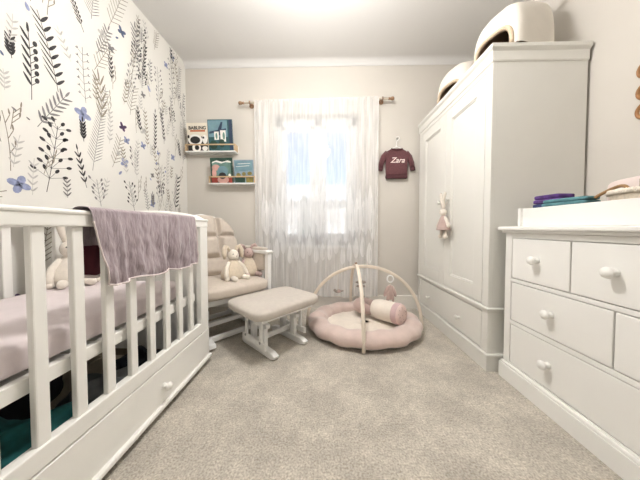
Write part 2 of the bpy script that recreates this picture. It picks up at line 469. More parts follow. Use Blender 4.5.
# ------------------------------------------------------------------ window
m = MB()
y0, y1 = YB+.10, YB+.17
m.box(WX0, WX0+.075, y0, y1, WZ0, WZ1, .006); m.box(WX1-.075, WX1, y0, y1, WZ0, WZ1, .006)
m.box(WX0, WX1, y0, y1, WZ1-.09, WZ1, .006); m.box(WX0, WX1, y0, y1, WZ0, WZ0+.07, .006)
m.box(-.125, -.035, y0, y1, WZ0, WZ1, .006)
for (a, b) in ((WX0+.075, -.125), (-.035, WX1-.075)):       # opening sashes
    for q in ((a, a+.045, WZ0+.07, WZ1-.09), (b-.045, b, WZ0+.07, WZ1-.09), (a, b, WZ1-.14, WZ1-.09), (a, b, WZ0+.07, WZ0+.12)):
        m.box(q[0], q[1], y0-.018, y1-.01, q[2], q[3], .006)
    m.box(a, b, y0+.005, y1-.02, 1.16, 1.195, .004)
win = struct(m.build('window_1', PURE))
m = MB()
for (a, b) in ((WX0+.12, -.17), (.01, WX1-.12)): m.box(a-.01, b+.01, y0+.03, y0+.036, WZ0+.11, WZ1-.13, 0)
struct(m.build('window_pane', GLASS, win))
m = MB(); m.box(WX0-.04, WX1+.04, YB-.045, YB+.11, WZ0-.035, WZ0, .008, 3); struct(m.build('window_sill', PURE, win))

# things on the far side of the glass: a rendered house and trees
hs = thing('house', 'pale rendered house across the street seen through the window', 'house', (-.2, 12, -2.5))
m = MB(); m.box(-4.5, 3.6, 12, 16, -2.5, 2.2, 0); m.build('wall', mat('pale_render', (240, 238, 234), .9, .05, 2), hs)
m = MB()
M_ = frame((-4.8, 11.7, 2.2), (1, 0, 0), (0, 0, 1), (0, -1, 0))
m.plate([(0, 0), (8.7, 0), (8.2, .9), (.5, .9)], -4.4, 0, M_); m.build('roof', mat('pale_slate', (196, 198, 204), .8, .1, 4), hs)
for k in range(3):
    x = -3.6+k*2.5
    m = MB(); m.box(x, x+1.0, 11.93, 12.0, -.2, 1.3, .01); f = m.build('window', PURE, hs)
    m = MB(); m.box(x+.09, x+.46, 11.91, 11.94, -.1, 1.2, 0); m.box(x+.54, x+.91, 11.91, 11.94, -.1, 1.2, 0)
    m.build('pane', mat('dim_pane', (130, 142, 158), .2), f)
def conifer(x, y, h, w, label):
    t = thing('conifer', label, 'tree', (x, y, -2.5), 0, 'trees outside the window')
    m = MB(); m.tube([(x, y, -2.5), (x, y, h-.3)], .07); m.build('trunk', DWOOD, t)
    m = MB()
    for i in range(260):
        f = random.random()**.8; a = random.uniform(0, 2*PI); z = -1.6+(h+1.6)*f; r = w*(1-f)*random.uniform(.5, 1)+.03
        p = Vector((x+r*cos(a), y+r*sin(a), z))
        m.ell(p, (.13*w*2, .13*w*2, .10), n=4)
    m.build('foliage', mat('conifer_green', (98, 112, 104), .9, .3, 6), t)
conifer(-.75, 8.2, 2.0, .42, 'slim grey green conifer outside, seen right of the window mullion')
conifer(-2.6, 9.6, 1.35, .6, 'low grey green conifer outside, left of the slim one')
m = MB(); m.box(-14, 14, 3.2, 22, -2.6, -2.5, 0); g = m.build('street_ground', mat('paving', (190, 188, 184), .9, .1, 3)); struct(g)

# ------------------------------------------------------------------ curtain and pole
CX0, CX1, CZT, CZB = -.745, .555, 2.215, .15
def rodz(x): return 2.206+(x+.904)*.030/1.612
def fold(x, z):
    k = (CZT-z)/(CZT-CZB)
    u = (x-CX0)/(CX1-CX0)
    a = .005+.007*min(1, k*2)
    edge = 1.5 if (u < .16 or u > .84) else .8
    return 2.385+a*edge*(sin(u*118+1.2*sin(u*23))*.7+.5*sin(u*61+2+k*.8))*.8
cr = thing('curtain', 'white sheer voile curtain with embroidered leaf hem hung over the window', 'curtain', (-.1, 2.39, CZB))
m = MB()
def cf(u, v):
    x = CX0+u*(CX1-CX0); z0 = CZB+.008*sin(u*40); z1 = rodz(x)+.016+.004*sin(u*170)
    z = z0+(z1-z0)*v
    y = fold(x, z)
    if v > .985: y = 2.392
    return Vector((x, y, z))
m.grid(cf, 300, 60)
m.build('voile', SHEER, cr)
m = MB()
def eleaf(x, z, w, h):
    b = bmesh.new()
    N = 14; L = []; R = []
    for i in range(N+1):
        t = i/N; ww = w*(sin(PI*min(1, t**.75))**.8)+.0006; zz = z+h*t
        for lst, sx in ((L, -1), (R, 1)):
            xx = min(max(x+sx*ww, CX0+.005), CX1-.005); lst.append(b.verts.new((xx, fold(xx, zz)-.0025, zz)))
        if i == 0: C = []
        C.append(b.verts.new((x, fold(x, zz)-.0025, zz)))
    for i in range(N):
        b.faces.new([L[i], C[i], C[i+1], L[i+1]]); b.faces.new([C[i], R[i], R[i+1], C[i+1]])
    m.merge(b, None, True)
x = CX0+.09; k = 0
while x < CX1-.06:
    eleaf(x, .49+.13*((k*5) % 4)/4+random.uniform(-.02, .02), .026, .22+random.uniform(-.03, .03))
    eleaf(x+.034, .76+random.uniform(-.05, .05), .026, .42+random.uniform(-.08, .10))
    eleaf(x+.006, .88+random.uniform(-.05, .05), .030, .40+random.uniform(-.10, .12))
    x += .070; k += 1
m.build('embroidery', EMB, cr)
rd = thing('curtain_pole', 'thin wooden curtain pole with round ends above the window', 'curtain pole', (-.1, 2.41, 2.2))
m = MB(); m.tube([(-.86, 2.41, rodz(-.86)), (.66, 2.41, rodz(.66))], .011, 12); m.build('pole', LWOOD, rd)
for sx, x in ((-1, -.86), (1, .66)):
    m = MB(); m.lathe((x, 2.41, rodz(x)), [(0, -.016*0), (.013, 0), (.013, sx*.010), (.009, sx*.016), (.017, sx*.030), (.020, sx*.044), (.015, sx*.057), (0, sx*.062)], 'X', 16)
    m.build('finial', DWOOD, rd)
for x in (-.80, .60):
    m = MB(); m.tube([(x, YB-.002, rodz(x)), (x, 2.40, rodz(x))], .009, 10)
    m.lathe((x, YB-.012, rodz(x)), [(0, 0), (.024, .0), (.026, .006), (.026, .011), (0, .0115)], 'Y', 16)
    m.tube([(x, 2.41+.017*cos(a), rodz(x)+.017*sin(a)) for a in [i*PI/8 for i in range(16)]], .005, 8, closed=True)
    m.build('bracket', DWOOD, rd)
# socket by the skirting
t = thing('wall_socket', 'white double wall socket low on the wall behind the baby gym', 'socket', (.45, YB-.008, .33))
m = MB(); m.box(.34, .56, YB-.010, YB-.0005, .325, .415, .004); m.build('face_plate', PURE, t)
for x in (.40, .50):
    m = MB()
    for (dx, dz, w, h) in ((0, .025, .004, .010), (-.011, .0, .007, .004), (.011, 0, .007, .004)): m.box(x+dx-w/2, x+dx+w/2, YB-.0112, YB-.0095, .362+dz-h/2, .362+dz+h/2, 0)
    m.build('pin_holes', DARK, t)
    m = MB(); m.box(x+.022, x+.033, YB-.014, YB-.0095, .383, .402, .002); m.build('switch', PURE, t)

# ------------------------------------------------------------------ furniture helpers
def knob_x(name, x, y, z, m_, parent, s=1.0, d=-1):
    # turned wooden knob on a face that looks along X (d = direction it sticks out)
    m = MB(); m.lathe((x, y, z), [(0, 0), (.013*s, 0), (.011*s, d*.008*s), (.009*s, d*.014*s), (.016*s, d*.020*s), (.0195*s, d*.027*s), (.017*s, d*.034*s), (.009*s, d*.038*s), (0, d*.039*s)], 'X', 20)
    return m.build(name, m_, parent)

# ------------------------------------------------------------------ wardrobe
WF, WA, WB, WBK, WT = 1.0, 1.395, 2.435, 1.552, 1.97
w = thing('wardrobe', 'tall cream double wardrobe with panelled doors beside the window wall', 'wardrobe', ((WF+WBK)/2, (WA+WB)/2, 0))
m = MB()
m.box(WF+.024, WBK, WA, WA+.022, .0, WT-.08, .002); m.box(WF+.024, WBK, WB-.022, WB, .0, WT-.08, .002)
m.box(WBK-.012, WBK, WA+.02, WB-.02, .08, WT-.08, .001); m.box(WF+.03, WBK-.01, WA+.02, WB-.02, .10, .12, .001)
m.box(WF+.03, WBK-.01, WA+.02, WB-.02, .40, .42, .001); m.box(WF, WBK, WA, WB, WT-.10, WT-.075, .001)
for (a, b) in ((WA, WA+.055), (WB-.055, WB)): m.box(WF, WF+.026, a, b, .08, WT-.08, .003)      # face frame
m.box(WF, WF+.026, WA+.05, WB-.05, WT-.13, WT-.08, .003); m.box(WF+.004, WF+.026, WA+.05, WB-.05, .355, .40, .003)
m.build('carcass', WHITE2, w)
m = MB(); m.box(WF-.012, WBK, WA-.012, WB+.0, 0, .095, .002)
m.box(WF-.016, WBK, WA-.016, WB, .088, .106, .007, 3); m.build('plinth', WHITE2, w)
m = MB(); m.box(WF-.012, WBK, WA-.012, WB+.004, .372, .392, .008, 3); m.box(WF-.006, WBK, WA-.006, WB+.002, .362, .376, .005, 2); m.build('waist_moulding', WHITE2, w)
def cornice(prof, x0, x1, yA, yB, m_, parent, name='cornice'):
    # profile (out, z) swept along front, then returned down the near side
    m = MB(); n = len(prof)
    path = [((x1, yA), (0, -1)), ((x0, yA), (-1, -1)), ((x0, yB), (-1, 1)), ((x1, yB), (0, 1))]
    b = bmesh.new(); R = []
    for (px, py), (nx, ny) in path: R.append([b.verts.new((px+nx*o, py+(ny*o if not (ny > 0) else min(ny*o, .006)), z)) for o, z in prof])
    for i in range(3):
        for k in range(n-1): b.faces.new([R[i][k], R[i+1][k], R[i+1][k+1], R[i][k+1]])
    b.faces.new([R[i][-1] for i in range(4)]); b.faces.new([R[i][0] for i in range(4)])
    m.merge(b, None, False); return m.build(name, m_, parent)
cornice([(.0, WT-.10), (.004, WT-.098), (.007, WT-.090), (.007, WT-.040), (.010, WT-.036), (.018, WT-.026), (.020, WT-.022), (.020, WT-.003), (.017, WT)], WF, WBK, WA, WB, WHITE2, w)
mid = (WA+WB)/2
for (a, b, inner) in ((WA+.058, mid-.0015, 1), (mid+.0015, WB-.058, -1)):
    z0, z1 = .404, WT-.134; st = .085; F = WF
    m = MB()
    m.box(F, F+.022, a, a+st, z0, z1, .002); m.box(F, F+.022, b-st, b, z0, z1, .002)
    m.box(F, F+.022, a+st, b-st, z0, z0+.10, .002); m.box(F, F+.022, a+st, b-st, z1-.09, z1, .002)
    m.box(F+.012, F+.02, a+st-.005, b-st+.005, z0+.09, z1-.08, .0)
    for q in ((a+st, a+st+.012, z0+.10, z1-.09), (b-st-.012, b-st, z0+.10, z1-.09), (a+st, b-st, z0+.10, z0+.112), (a+st, b-st, z1-.102, z1-.09)):
        m.box(F+.005, F+.016, q[0], q[1], q[2], q[3], .004)
    d = m.build('door', WHITE2, w)
    knob_x('door_knob', F, (b-.055 if inner == 1 else a+.055), 1.10, WHITE2, d, 1.0)
m = MB(); m.box(WF+.002, WF+.022, WA+.058, WB-.058, .115, .352, .003); m.box(WF+.03, WBK-.06, WA+.08, WB-.08, .125, .30, .002)
dw = m.build('drawer', WHITE2, w)
for y in (1.69, 2.175): knob_x('drawer_knob', WF+.002, y, .215, WHITE2, dw, .95)

# ------------------------------------------------------------------ chest of drawers
CF, CA, CB, CBK = 1.06, .34, 1.345, 1.552
c = thing('chest_of_drawers', 'white chest of drawers with round knobs along the right wall', 'chest of drawers', ((CF+CBK)/2, (CA+CB)/2, 0))
m = MB(); m.box(CF+.022, CBK, CA, CB, .02, .852, .002)
m.box(CF, CF+.024, CA, CA+.042, .05, .852, .002); m.box(CF, CF+.024, CB-.042, CB, .05, .852, .002)
ZR = ((.113, .333), (.362, .574), (.601, .823))
for (a, b) in ((.05, .109), (.337, .358), (.578, .597), (.827, .852)): m.box(CF+.002, CF+.024, CA+.04, CB-.04, a, b, .0015)
m.build('carcass', WHITE, c)
m = MB(); m.box(CF-.016, CBK, CA-.014, CB+.014, 0, .088, .002); m.box(CF-.012, CBK, CA-.010, CB+.010, .086, .102, .006, 3); m.build('plinth', WHITE, c)
m = MB(); m.box(CF-.030, CBK, CA-.028, CB+.028, .868, .890, .007, 3); m.box(CF-.016, CBK, CA-.014, CB+.014, .853, .870, .006, 3); m.build('top', WHITE, c)
IA, IB = CA+.046, CB-.046
def drawer(y0, y1, z0, z1, ks):
    m = MB(); m.box(CF+.001, CF+.020, y0, y1, z0, z1, .003)
    o = m.build('drawer', WHITE, c)
    for ky in ks: knob_x('drawer_knob', CF+.001, ky, (z0+z1)/2+.006, WHITE, o, 1.12)
w3 = (IB-IA-.012)/3
for i in range(3):
    a = IA+i*(w3+.006); drawer(a, a+w3, ZR[2][0], ZR[2][1], [a+w3/2])
w2 = (IB-IA-.006)/2
for i in range(2):
    a = IA+i*(w2+.006); drawer(a, a+w2, ZR[1][0], ZR[1][1], [a+w2/2])
drawer(IA, IB, ZR[0][0], ZR[0][1], [IA+.22, IB-.22])

# changing station on top
t = thing('changing_tray', 'low white open changing tray fixed on top of the chest of drawers', 'changing tray', (1.33, .8, .89))
m = MB()
m.box(1.100, 1.116, .40, 1.285, .891, .988, .003); m.box(1.520, 1.536, .40, 1.285, .891, .988, .003); m.build('long_side', WHITE, t)
m = MB(); m.box(1.090, 1.548, 1.285, 1.305, .891, .992, .004); m.build('end_panel', WHITE, t)
m = MB(); m.box(1.090, 1.548, .38, .40, .891, .992, .004); m.build('end_panel', WHITE, t)
m = MB(); m.box(1.116, 1.520, .40, 1.285, .891, .900, .001); m.build('tray_floor', WHITE, t)
# folded cloths at the far end of the tray
def folded(name, label, cat, x0, x1, y0, y1, z, th, layers, mt, rz=0, group=None):
    cx, cy = (x0+x1)/2, (y0+y1)/2
    t = thing(name, label, cat, (cx, cy, z), rz, group)
    M = place(cx, cy, rz)
    for i in range(layers):
        m = MB(); a = i*th/layers
        m.ell((random.uniform(-.004, .004), random.uniform(-.004, .004), z+a+th/layers/2), ((x1-x0)/2-.003*i, (y1-y0)/2-.003*i, th/layers/2*1.06), .35, .22, 14, M=M)
        m.build('fold', mt[i % len(mt)], t)
    return t
m = MB()
PURP = mat('purple_print_cloth', (92, 62, 128), .85, .45, 26, .4, 60); NAVY = mat('navy_cloth', (52, 58, 104), .85, .3, 30, .4, 60)
SEAG = mat('blue_green_cloth', (92, 140, 148), .85, .3, 26, .4, 60)
folded('folded_nappy_pile', 'bright white folded cloth lining the far end of the changing tray', 'cloth', 1.135, 1.48, 1.03, 1.27, .901, .085, 3, [SHADEB])
folded('folded_muslin', 'purple and navy folded muslin at the far corner of the changing tray', 'muslin', 1.130, 1.235, 1.130, 1.268, .987, .066, 3, [NAVY, PURP, PURP], .08)
folded('folded_muslin', 'blue green folded muslin beside the purple one on the changing tray', 'muslin', 1.118, 1.20, 1.01, 1.20, .989, .034, 2, [SEAG, SEAG], .1)
# changing basket with rope edge and wooden handle
bk = thing('changing_basket', 'woven oval changing basket with rope rim and wooden handle in the tray', 'basket', (1.31, .74, .901))
def bfn(u, v):
    a = u*2*PI; r = .88+.12*v; z = .902+.118*v
    sx = .175*r*math.copysign(abs(cos(a))**.5, cos(a)); sy = .265*r*math.copysign(abs(sin(a))**.5, sin(a))
    return Vector((1.315+sx, .735+sy, z))
m = MB(); m.grid(bfn, 60, 8, closeu=True)
m.build('basket_wall', mat('woven_rope', (226, 214, 196), .9, .12, 60, .8, 120), bk)
m = MB()
for k in range(150):
    p = bfn(k/150, 1); q = bfn((k+1.8)/150, 1)
    m.tube([p+Vector((0, 0, -.004)), (p+q)/2+Vector((0, 0, .010)), q+Vector((0, 0, -.002))], .0066, 6)
m.build('rope_rim', mat('rope', (236, 226, 212), .9, .12, 60, .5, 200), bk)
m = MB(); m.tube([bfn(i/40, .0)*.98+Vector((1.315, .735, .904))*.02 for i in range(40)], .004, 6, closed=True); m.build('basket_base_ring', LWOOD, bk)
m = MB()
pts = []
for i in range(17):
    f = i/16; a = PI*f
    pts.append((1.16+.10*sin(a)*.2, 1.000-.112*f-.004*sin(a), .1*0+1.010+.050*sin(a)**.7*(.55+.45*f)))
m.tube(pts, .0062, 10); m.build('handle', mat('handle_oak', (158, 122, 78), .45, .15, 20), bk)
mtt = thing('changing_mat', 'cream padded mat lying inside the woven changing basket', 'mat', (1.315, .735, .91))
m = MB(); m.ell((1.315, .735, .945), (.145, .225, .035), .4, .5, 16); m.build('pad', CREAMF, mtt)
pk = thing('wipes_packet', 'pale pink packet of wipes with a grey patch leaning in the changing basket', 'wipes', (1.36, .9, .98))
Mp = place(1.37, .98, -.25, .982)
m = MB(); m.ell((0, 0, .062), (.05, .15, .062), .35, .3, 16, M=Mp); m.build('packet', mat('pale_pink_film', (236, 220, 214), .45, .04, 10, .2, 40), pk)
m = MB(); m.box(-.0512, -.046, -.145, -.01, .018, .108, .003, M=Mp); m.build('label_patch', mat('grey_print', (150, 146, 134), .6, .5, 50), pk)

# ------------------------------------------------------------------ cot
KX, KB, KY0, KY1 = -.77, -1.48, .03, 1.465        # front face, back face, ends
k = thing('cot', 'white slatted cot with a drawer underneath against the wallpapered wall', 'cot', ((KX+KB)/2, (KY0+KY1)/2, 0))
ZT = .938
for y in (KY0, KY1-.088):
    for x in (KX-.036, KB):
        m = MB(); m.box(x, x+.033, y+.002, y+.085, .025, ZT-.02, .004); m.build('post', CRIBW, k)
for (x, nm) in ((KX-.040, 'top_rail'), (KB-.002, 'top_rail')):
    m = MB(); m.box(x+.004, x+.040, KY0+.01, KY1-.002, ZT-.052, ZT-.012, .005, 3); m.box(x, x+.044, KY0+.005, KY1, ZT-.016, ZT, .007, 3); m.build(nm, CRIBW, k)
    m = MB(); m.box(x+.004, x+.038, KY0+.08, KY1-.08, .222, .282, .004); m.build('bottom_rail', CRIBW, k)
ys = [.594+.1000*i for i in range(-4, 8)]
for x in (KX-.030, KB+.008):
    for y in ys:
        m = MB(); m.box(x, x+.020, y-.0165, y+.0165, .278, ZT-.050, .004); m.build('slat', CRIBW, k)
# arched ends
def endpanel(y):
    n = 16; out = [(KB+.03, .10), (KX-.03, .10)]
    for i in range(n+1):
        f = i/n; out.append((KX-.012+(KB+.012-KX+.012)*f, ZT-.016+.050*sin(PI*f)**.6))
    m = MB(); m.plate(out, .022, .004, frame((0, y+.022+.02, 0), (1, 0, 0), (0, 0, 1), (0, -1, 0)))
    pts = [(KX-.010+(KB+.010-KX+.010)*i/24, y+.031, ZT-.010+.052*sin(PI*i/24)**.6) for i in range(25)]
    m.tube(pts, .017, 10, flat=(.8, 1.5), up=(0, 0, 1))
    return m.build('end_panel', CRIBW, k)
endpanel(KY0+.012); endpanel(KY1-.075)
m = MB()
m.box(KX-.065, KX-.040, KY0+.06, KY1-.09, .428, .474, .003); m.box(KB+.04, KB+.065, KY0+.06, KY1-.09, .428, .474, .003)
for i in range(14): y = KY0+.10+i*.088; m.box(KB+.06, KX-.06, y, y+.062, .450, .464, .003)
m.build('mattress_base', CRIBW, k)
m = MB(); m.box(KX-.020, KX, KY0+.004, KY1-.004, .048, .218, .003); m.box(KX-.02, KX+.016, KY0-.01, KY1+.006, .028, .052, .009, 3)
dd = m.build('drawer', CRIBW, k)
m = MB(); m.box(KB+.03, KX-.02, KY0+.03, KY1-.03, .04, .052, 0); m.box(KB+.03, KB+.045, KY0+.03, KY1-.03, .05, .20, .002)
m.box(KB+.03, KX-.02, KY0+.03, KY0+.045, .05, .20, .002); m.box(KB+.03, KX-.02, KY1-.045, KY1-.03, .05, .20, .002)
m.build('drawer_box', mat('drawer_board', (150, 140, 124), .7, .1, 6), dd)
for y in (.42, 1.04): knob_x('drawer_knob', KX, y, .128, CRIBW, dd, 1.0, 1)
for (x, y) in ((KX-.05, .15), (KX-.05, 1.3), (KB+.08, .15), (KB+.08, 1.3)):
    m = MB(); m.lathe((x-.012, y, .02), [(0, 0), (.019, 0), (.019, .02), (0, .02)], 'X', 14); m.build('castor', DARK, dd)
m = MB(); m.box(KB+.01, KB+.018, KY0+.09, KY1-.09, .05, .45, .001); m.build('back_board', CRIBW, k)
# mattress with fitted sheet
t = thing('mattress', 'thick cot mattress under a pale pink fitted sheet', 'mattress', (-1.13, .73, .475))
m = MB()
def mf(u, v):
    a = u*2*PI; tt = -PI/2+v*PI
    p = lambda q, e: math.copysign(abs(q)**e, q)
    X = p(cos(tt), .3)*p(cos(a), .16); Y = p(cos(tt), .3)*p(sin(a), .16); Z = p(sin(tt), .35)
    wob = .004*sin(Y*26)*abs(X) if abs(Z) < .9 else .003*sin(X*5+Y*9)
    return Vector((-1.130+X*(.302+wob), .735+Y*.60, .525+Z*.052+.002*sin(X*3+Y*7)))
m.grid(mf, 160, 40, closeu=True); m.build('fitted_sheet', SHEET, t)
# things stored in the drawer, plus dark bundles added for its shade
def bundle(name, label, cat, x, y, z, r, mt, rz=0, group=None):
    t = thing(name, label, cat, (x, y, z), rz, group); m = MB()
    def fn(u, v):
        a = u*2*PI; tt = -PI/2+v*PI; p = lambda q, e: math.copysign(abs(q)**e, q)
        q = Vector((r[0]*p(cos(tt), .5)*p(cos(a), .5), r[1]*p(cos(tt), .5)*p(sin(a), .5), r[2]+r[2]*p(sin(tt), .6)))
        s = 1+.08*sin(a*5+v*9+x*30)+.05*sin(a*11+v*17)
        q.x *= s; q.y *= s; q.z *= (1+.10*sin(a*4+v*5)); return q
    m.grid(fn, 56, 28, closeu=True, M=place(x, y, rz, z)); m.build('cloth', mt, t); return t
S0 = 'spare bedding in the cot drawer'
bundle('bedding_bundle', 'teal green crumpled bedding in the cot drawer, nearest the viewer', 'bedding', -.975, .60, .054, (.155, .19, .10), TEAL, .2, S0)
bundle('bedding_bundle', 'added charcoal bedding, dark in place of the shade at the back of the cot drawer', 'bedding', -1.31, .72, .054, (.10, .28, .11), DKC, 0, S0)  # added bedding; its dark colour stands in for shade under the cot
bundle('bedding_bundle', 'blue grey bundle next to the teal bedding in the cot drawer', 'bedding', -.96, .945, .054, (.13, .09, .085), GREYC, .4, S0)
bundle('bedding_bundle', 'added navy bundle, dark in place of the shade in the middle of the cot drawer', 'bedding', -1.0, 1.21, .054, (.17, .11, .06), mat('ink_shade_cloth', (34, 40, 52), .9, .2, 20), -.2, S0)  # also added, coloured dark to deepen the unlit drawer

# muslin hung over the cot rail
def drape(x0, y0, y1, zf, zb, amp, ph, split=None, n=120, top=ZT+.004, gap=.006, lslant=.055, cx=KX-.018, hw=.024, skew=0):
    def fn(u, v):
        y = y0+(y1-y0)*u
        zfy = zf+skew*u
        L1 = top-zfy; L2 = PI*hw*.6; L3 = top-zb; s = v*(L1+L2+L3)
        f = amp*(sin(y*95+ph)+.6*sin(y*57+ph*2)+.5*sin(y*151))
        if split and abs(y-split) < .03: f -= .026*(1-abs(y-split)/.03)
        f += .010*noise.noise(Vector((y*26, v*5, 1)))+.005*noise.noise(Vector((y*60, v*13, 5)))
        if s < L1:
            q = s/L1; d = (1-q); x = cx+hw+gap+f*(.25+d*.9)+.010*d*(1-d)*2; z = zfy+s+.006*sin(y*31)*d
            y += .010*d*sin(y*21)+lslant*d*(1-u)**1.5+.008*d*u
        elif s < L1+L2:
            a = (s-L1)/L2*PI; x = cx+(hw+gap*.8)*cos(a)+f*.25*cos(a); z = top+.010*sin(a)
        else:
            d = (s-L1-L2)/L3; x = cx-hw-gap*.6-abs(f)*d; z = top-(s-L1-L2)
        return Vector((x, y, z))
    return fn
t = thing('muslin_blanket', 'lilac crinkled muslin blanket hung over the near rail of the cot', 'blanket', (KX, .98, .69))
fn = drape(0, .712, 1.300, .682, .82, .0035, .4, split=1.08, skew=-.012)
m = MB(); m.grid(fn, 220, 70); o = m.build('muslin', LILAC, t)
m = MB(); m.tube([fn(i/120, 0)+Vector((.002, 0, 0)) for i in range(121)], .0034, 8)
m.tube([fn(0, i/40*.52)+Vector((.001, -.001, 0)) for i in range(41)], .003, 6); m.tube([fn(1, i/40*.52)+Vector((.001, .001, 0)) for i in range(41)], .003, 6)
m.build('hem', HEM, t)
t = thing('burgundy_cloth', 'dark burgundy cloth hanging inside the cot next to the lilac muslin', 'cloth', (KX-.06, .74, .71))
m = MB()
def bf(u, v): return Vector((KX-.056-.004*sin(u*9)-.006*(1-v), 0.735+.105*u, .712+.172*v+.004*sin(u*8)))
m.grid(bf, 24, 16); m.grid(lambda u, v: bf(u, v)+Vector((-.008, 0, 0)), 24, 16)
m.tube([bf(1, i/12)+Vector((-.004, 0, 0)) for i in range(13)], .005, 8); m.tube([bf(0, i/12)+Vector((-.004, 0, 0)) for i in range(13)], .005, 8)
m.tube([bf(i/16, 1)+Vector((-.004, 0, 0)) for i in range(17)], .005, 8)
m.build('cloth', BURG, t)
m = MB(); m.tube([bf(i/20, 0)+Vector((-.004, 0, -.002)) for i in range(21)], .007, 8); m.build('hem', HEM, t)

# ------------------------------------------------------------------ plush toys
def limb(m, pts, r, M): m.tube(pts, r, 10, M=M); m.ell(pts[-1], (r[-1]*1.05,)*3, n=10, M=M)
def plush(name, label, loc, rz, s, body, head, ear, kind='sit', lean=0):
    t = thing(name, label, 'soft toy', loc, rz, None)
    M = place(loc[0], loc[1], rz, loc[2]) @ Matrix.Scale(s, 4) @ Matrix.Rotation(lean, 4, 'Y')
    m = MB()
    prof = [(0, 0), (.30, .0), (.40, .06), (.42, .16), (.37, .32), (.27, .48), (.18, .60), (.13, .66), (0, .68)]
    m.lathe((0, 0, 0), [(a*.9, b) for a, b in prof], 'Z', 24, M=M); m.build('body', body, t)
    m = MB(); m.ell((.02, 0, .80), (.19, .18, .19), n=16, M=M); m.ell((.13, 0, .76), (.10, .11, .09), n=12, M=M); h = m.build('head', head, t)
    m = MB(); m.ell((.225, 0, .785), (.02, .028, .02), n=8, M=M); m.build('nose', PLUSHP, h)
    for sy in (-1, 1):
        m = MB(); m.ell((.165, sy*.085, .845), (.018, .02, .022), n=8, M=M); m.build('eye', DARK, h)
        m = MB()
        pts = [(0, sy*.10, .94), (-.02, sy*.17, 1.06), (-.01, sy*.25, 1.10), (.02, sy*.31, .98), (.04, sy*.32, .82), (.05, sy*.31, .70)] if kind != 'up' else [(0, sy*.08, .95), (-.02, sy*.12, 1.15), (-.03, sy*.15, 1.35), (-.03, sy*.16, 1.45)]
        m.tube(pts, [.04, .06, .07, .075, .07, .04][:len(pts)], 10, M=M); m.build('ear', ear, t)
        m = MB(); limb(m, [(.05, sy*.17, .58), (.14, sy*.30, .42), (.22, sy*.36, .22), (.26, sy*.36, .08)], [.055, .06, .065, .07], M); m.build('arm', head, t)
        m = MB(); limb(m, [(.20, sy*.16, .09), (.36, sy*.19, .09), (.50, sy*.22, .09)], [.09, .085, .08], M); m.build('leg', head, t)
    return t
plush('toy_bunny', 'cream soft toy bunny sitting in the cot behind the slats', (-1.375, 1.185, .577), -.55, .24, PLUSHW, PLUSHW, PLUSHW, 'up')

# ------------------------------------------------------------------ glider chair and footstool
FWD = math.atan2(-.66, .75); RZ = FWD-PI/2
GX, GY = -.885, 1.935
g = thing('glider_chair', 'white nursing glider chair with beige tufted cushions in the corner', 'chair', (GX, GY, 0), RZ)
M = place(GX, GY, RZ)
for sx in (-1, 1):
    m = MB(); m.plate([(-.34, .0), (.27, .0), (.31, .02), (.30, .045), (.22, .06), (-.28, .06), (-.36, .04), (-.37, .015)], .05, .006, M @ frame((sx*.22-.025, 0, 0), (0, 1, 0), (0, 0, 1), (1, 0, 0))); m.build('base_runner', PURE, g)
    for y in (-.2, .12):
        m = MB(); m.box(sx*.22-.02, sx*.22+.02, y-.03, y+.03, .055, .235, .005, M=M); m.build('base_post', PURE, g)
    m = MB(); m.box(sx*.22-.022, sx*.22+.022, -.26, .20, .215, .255, .006, M=M); m.build('glide_rail', PURE, g)
    for y in (-.2, .14):
        m = MB(); m.box(sx*.265-.008, sx*.265+.008, y-.016, y+.016, .12, .33, .004, M=M); m.build('glide_arm', PURE, g)
    # arm frame: front post, arm rest, rear post
    m = MB()
    m.box(sx*.295-.018, sx*.295+.018, .21, .265, .28, .655, .006, M=M); m.build('arm_post', PURE, g)
    m = MB(); m.box(sx*.295-.016, sx*.295+.016, -.25, -.20, .28, .655, .006, M=M); m.build('arm_post', PURE, g)
    m = MB(); m.plate([(-.29, 0), (.24, 0), (.27, .008), (.28, .024), (.25, .034), (-.29, .032)], .07, .008, M @ frame((sx*.295-.035, 0, .650), (0, 1, 0), (0, 0, 1), (1, 0, 0))); m.build('arm_rest', PURE, g)
    m = MB(); m.ell((sx*.292, -.0, .575), (.028, .20, .085), .4, .4, 14, M=M); m.ell((sx*.295, .0, .690), (.034, .21, .016), .5, .4, 14, M=M); m.build('arm_pad', BEIGE, g)
    m = MB()
    for y in (-.13, -.04, .05, .14): m.box(sx*.30-.008, sx*.30+.008, y-.011, y+.011, .30, .655, .003, M=M)
    m.build('arm_spindles', PURE, g)
for (y, z) in ((.20, .035), (-.26, .035), (.16, .14)):
    m = MB(); m.box(-.24, .24, y-.018, y+.018, z-.016, z+.018, .005, M=M); m.build('stretcher', PURE, g)
m = MB(); m.box(-.285, .285, .215, .25, .30, .345, .008, M=M); m.box(-.285, .285, -.25, -.22, .30, .345, .006, M=M)
for sx in (-1, 1): m.box(sx*.27-.015, sx*.27+.015, -.25, .25, .30, .345, .006, M=M)
m.build('seat_frame', PURE, g)
m = MB(); m.ell((0, .02, .392), (.29, .285, .055), .45, .3, 22, M=M); m.build('seat_cushion', BEIGE, g)
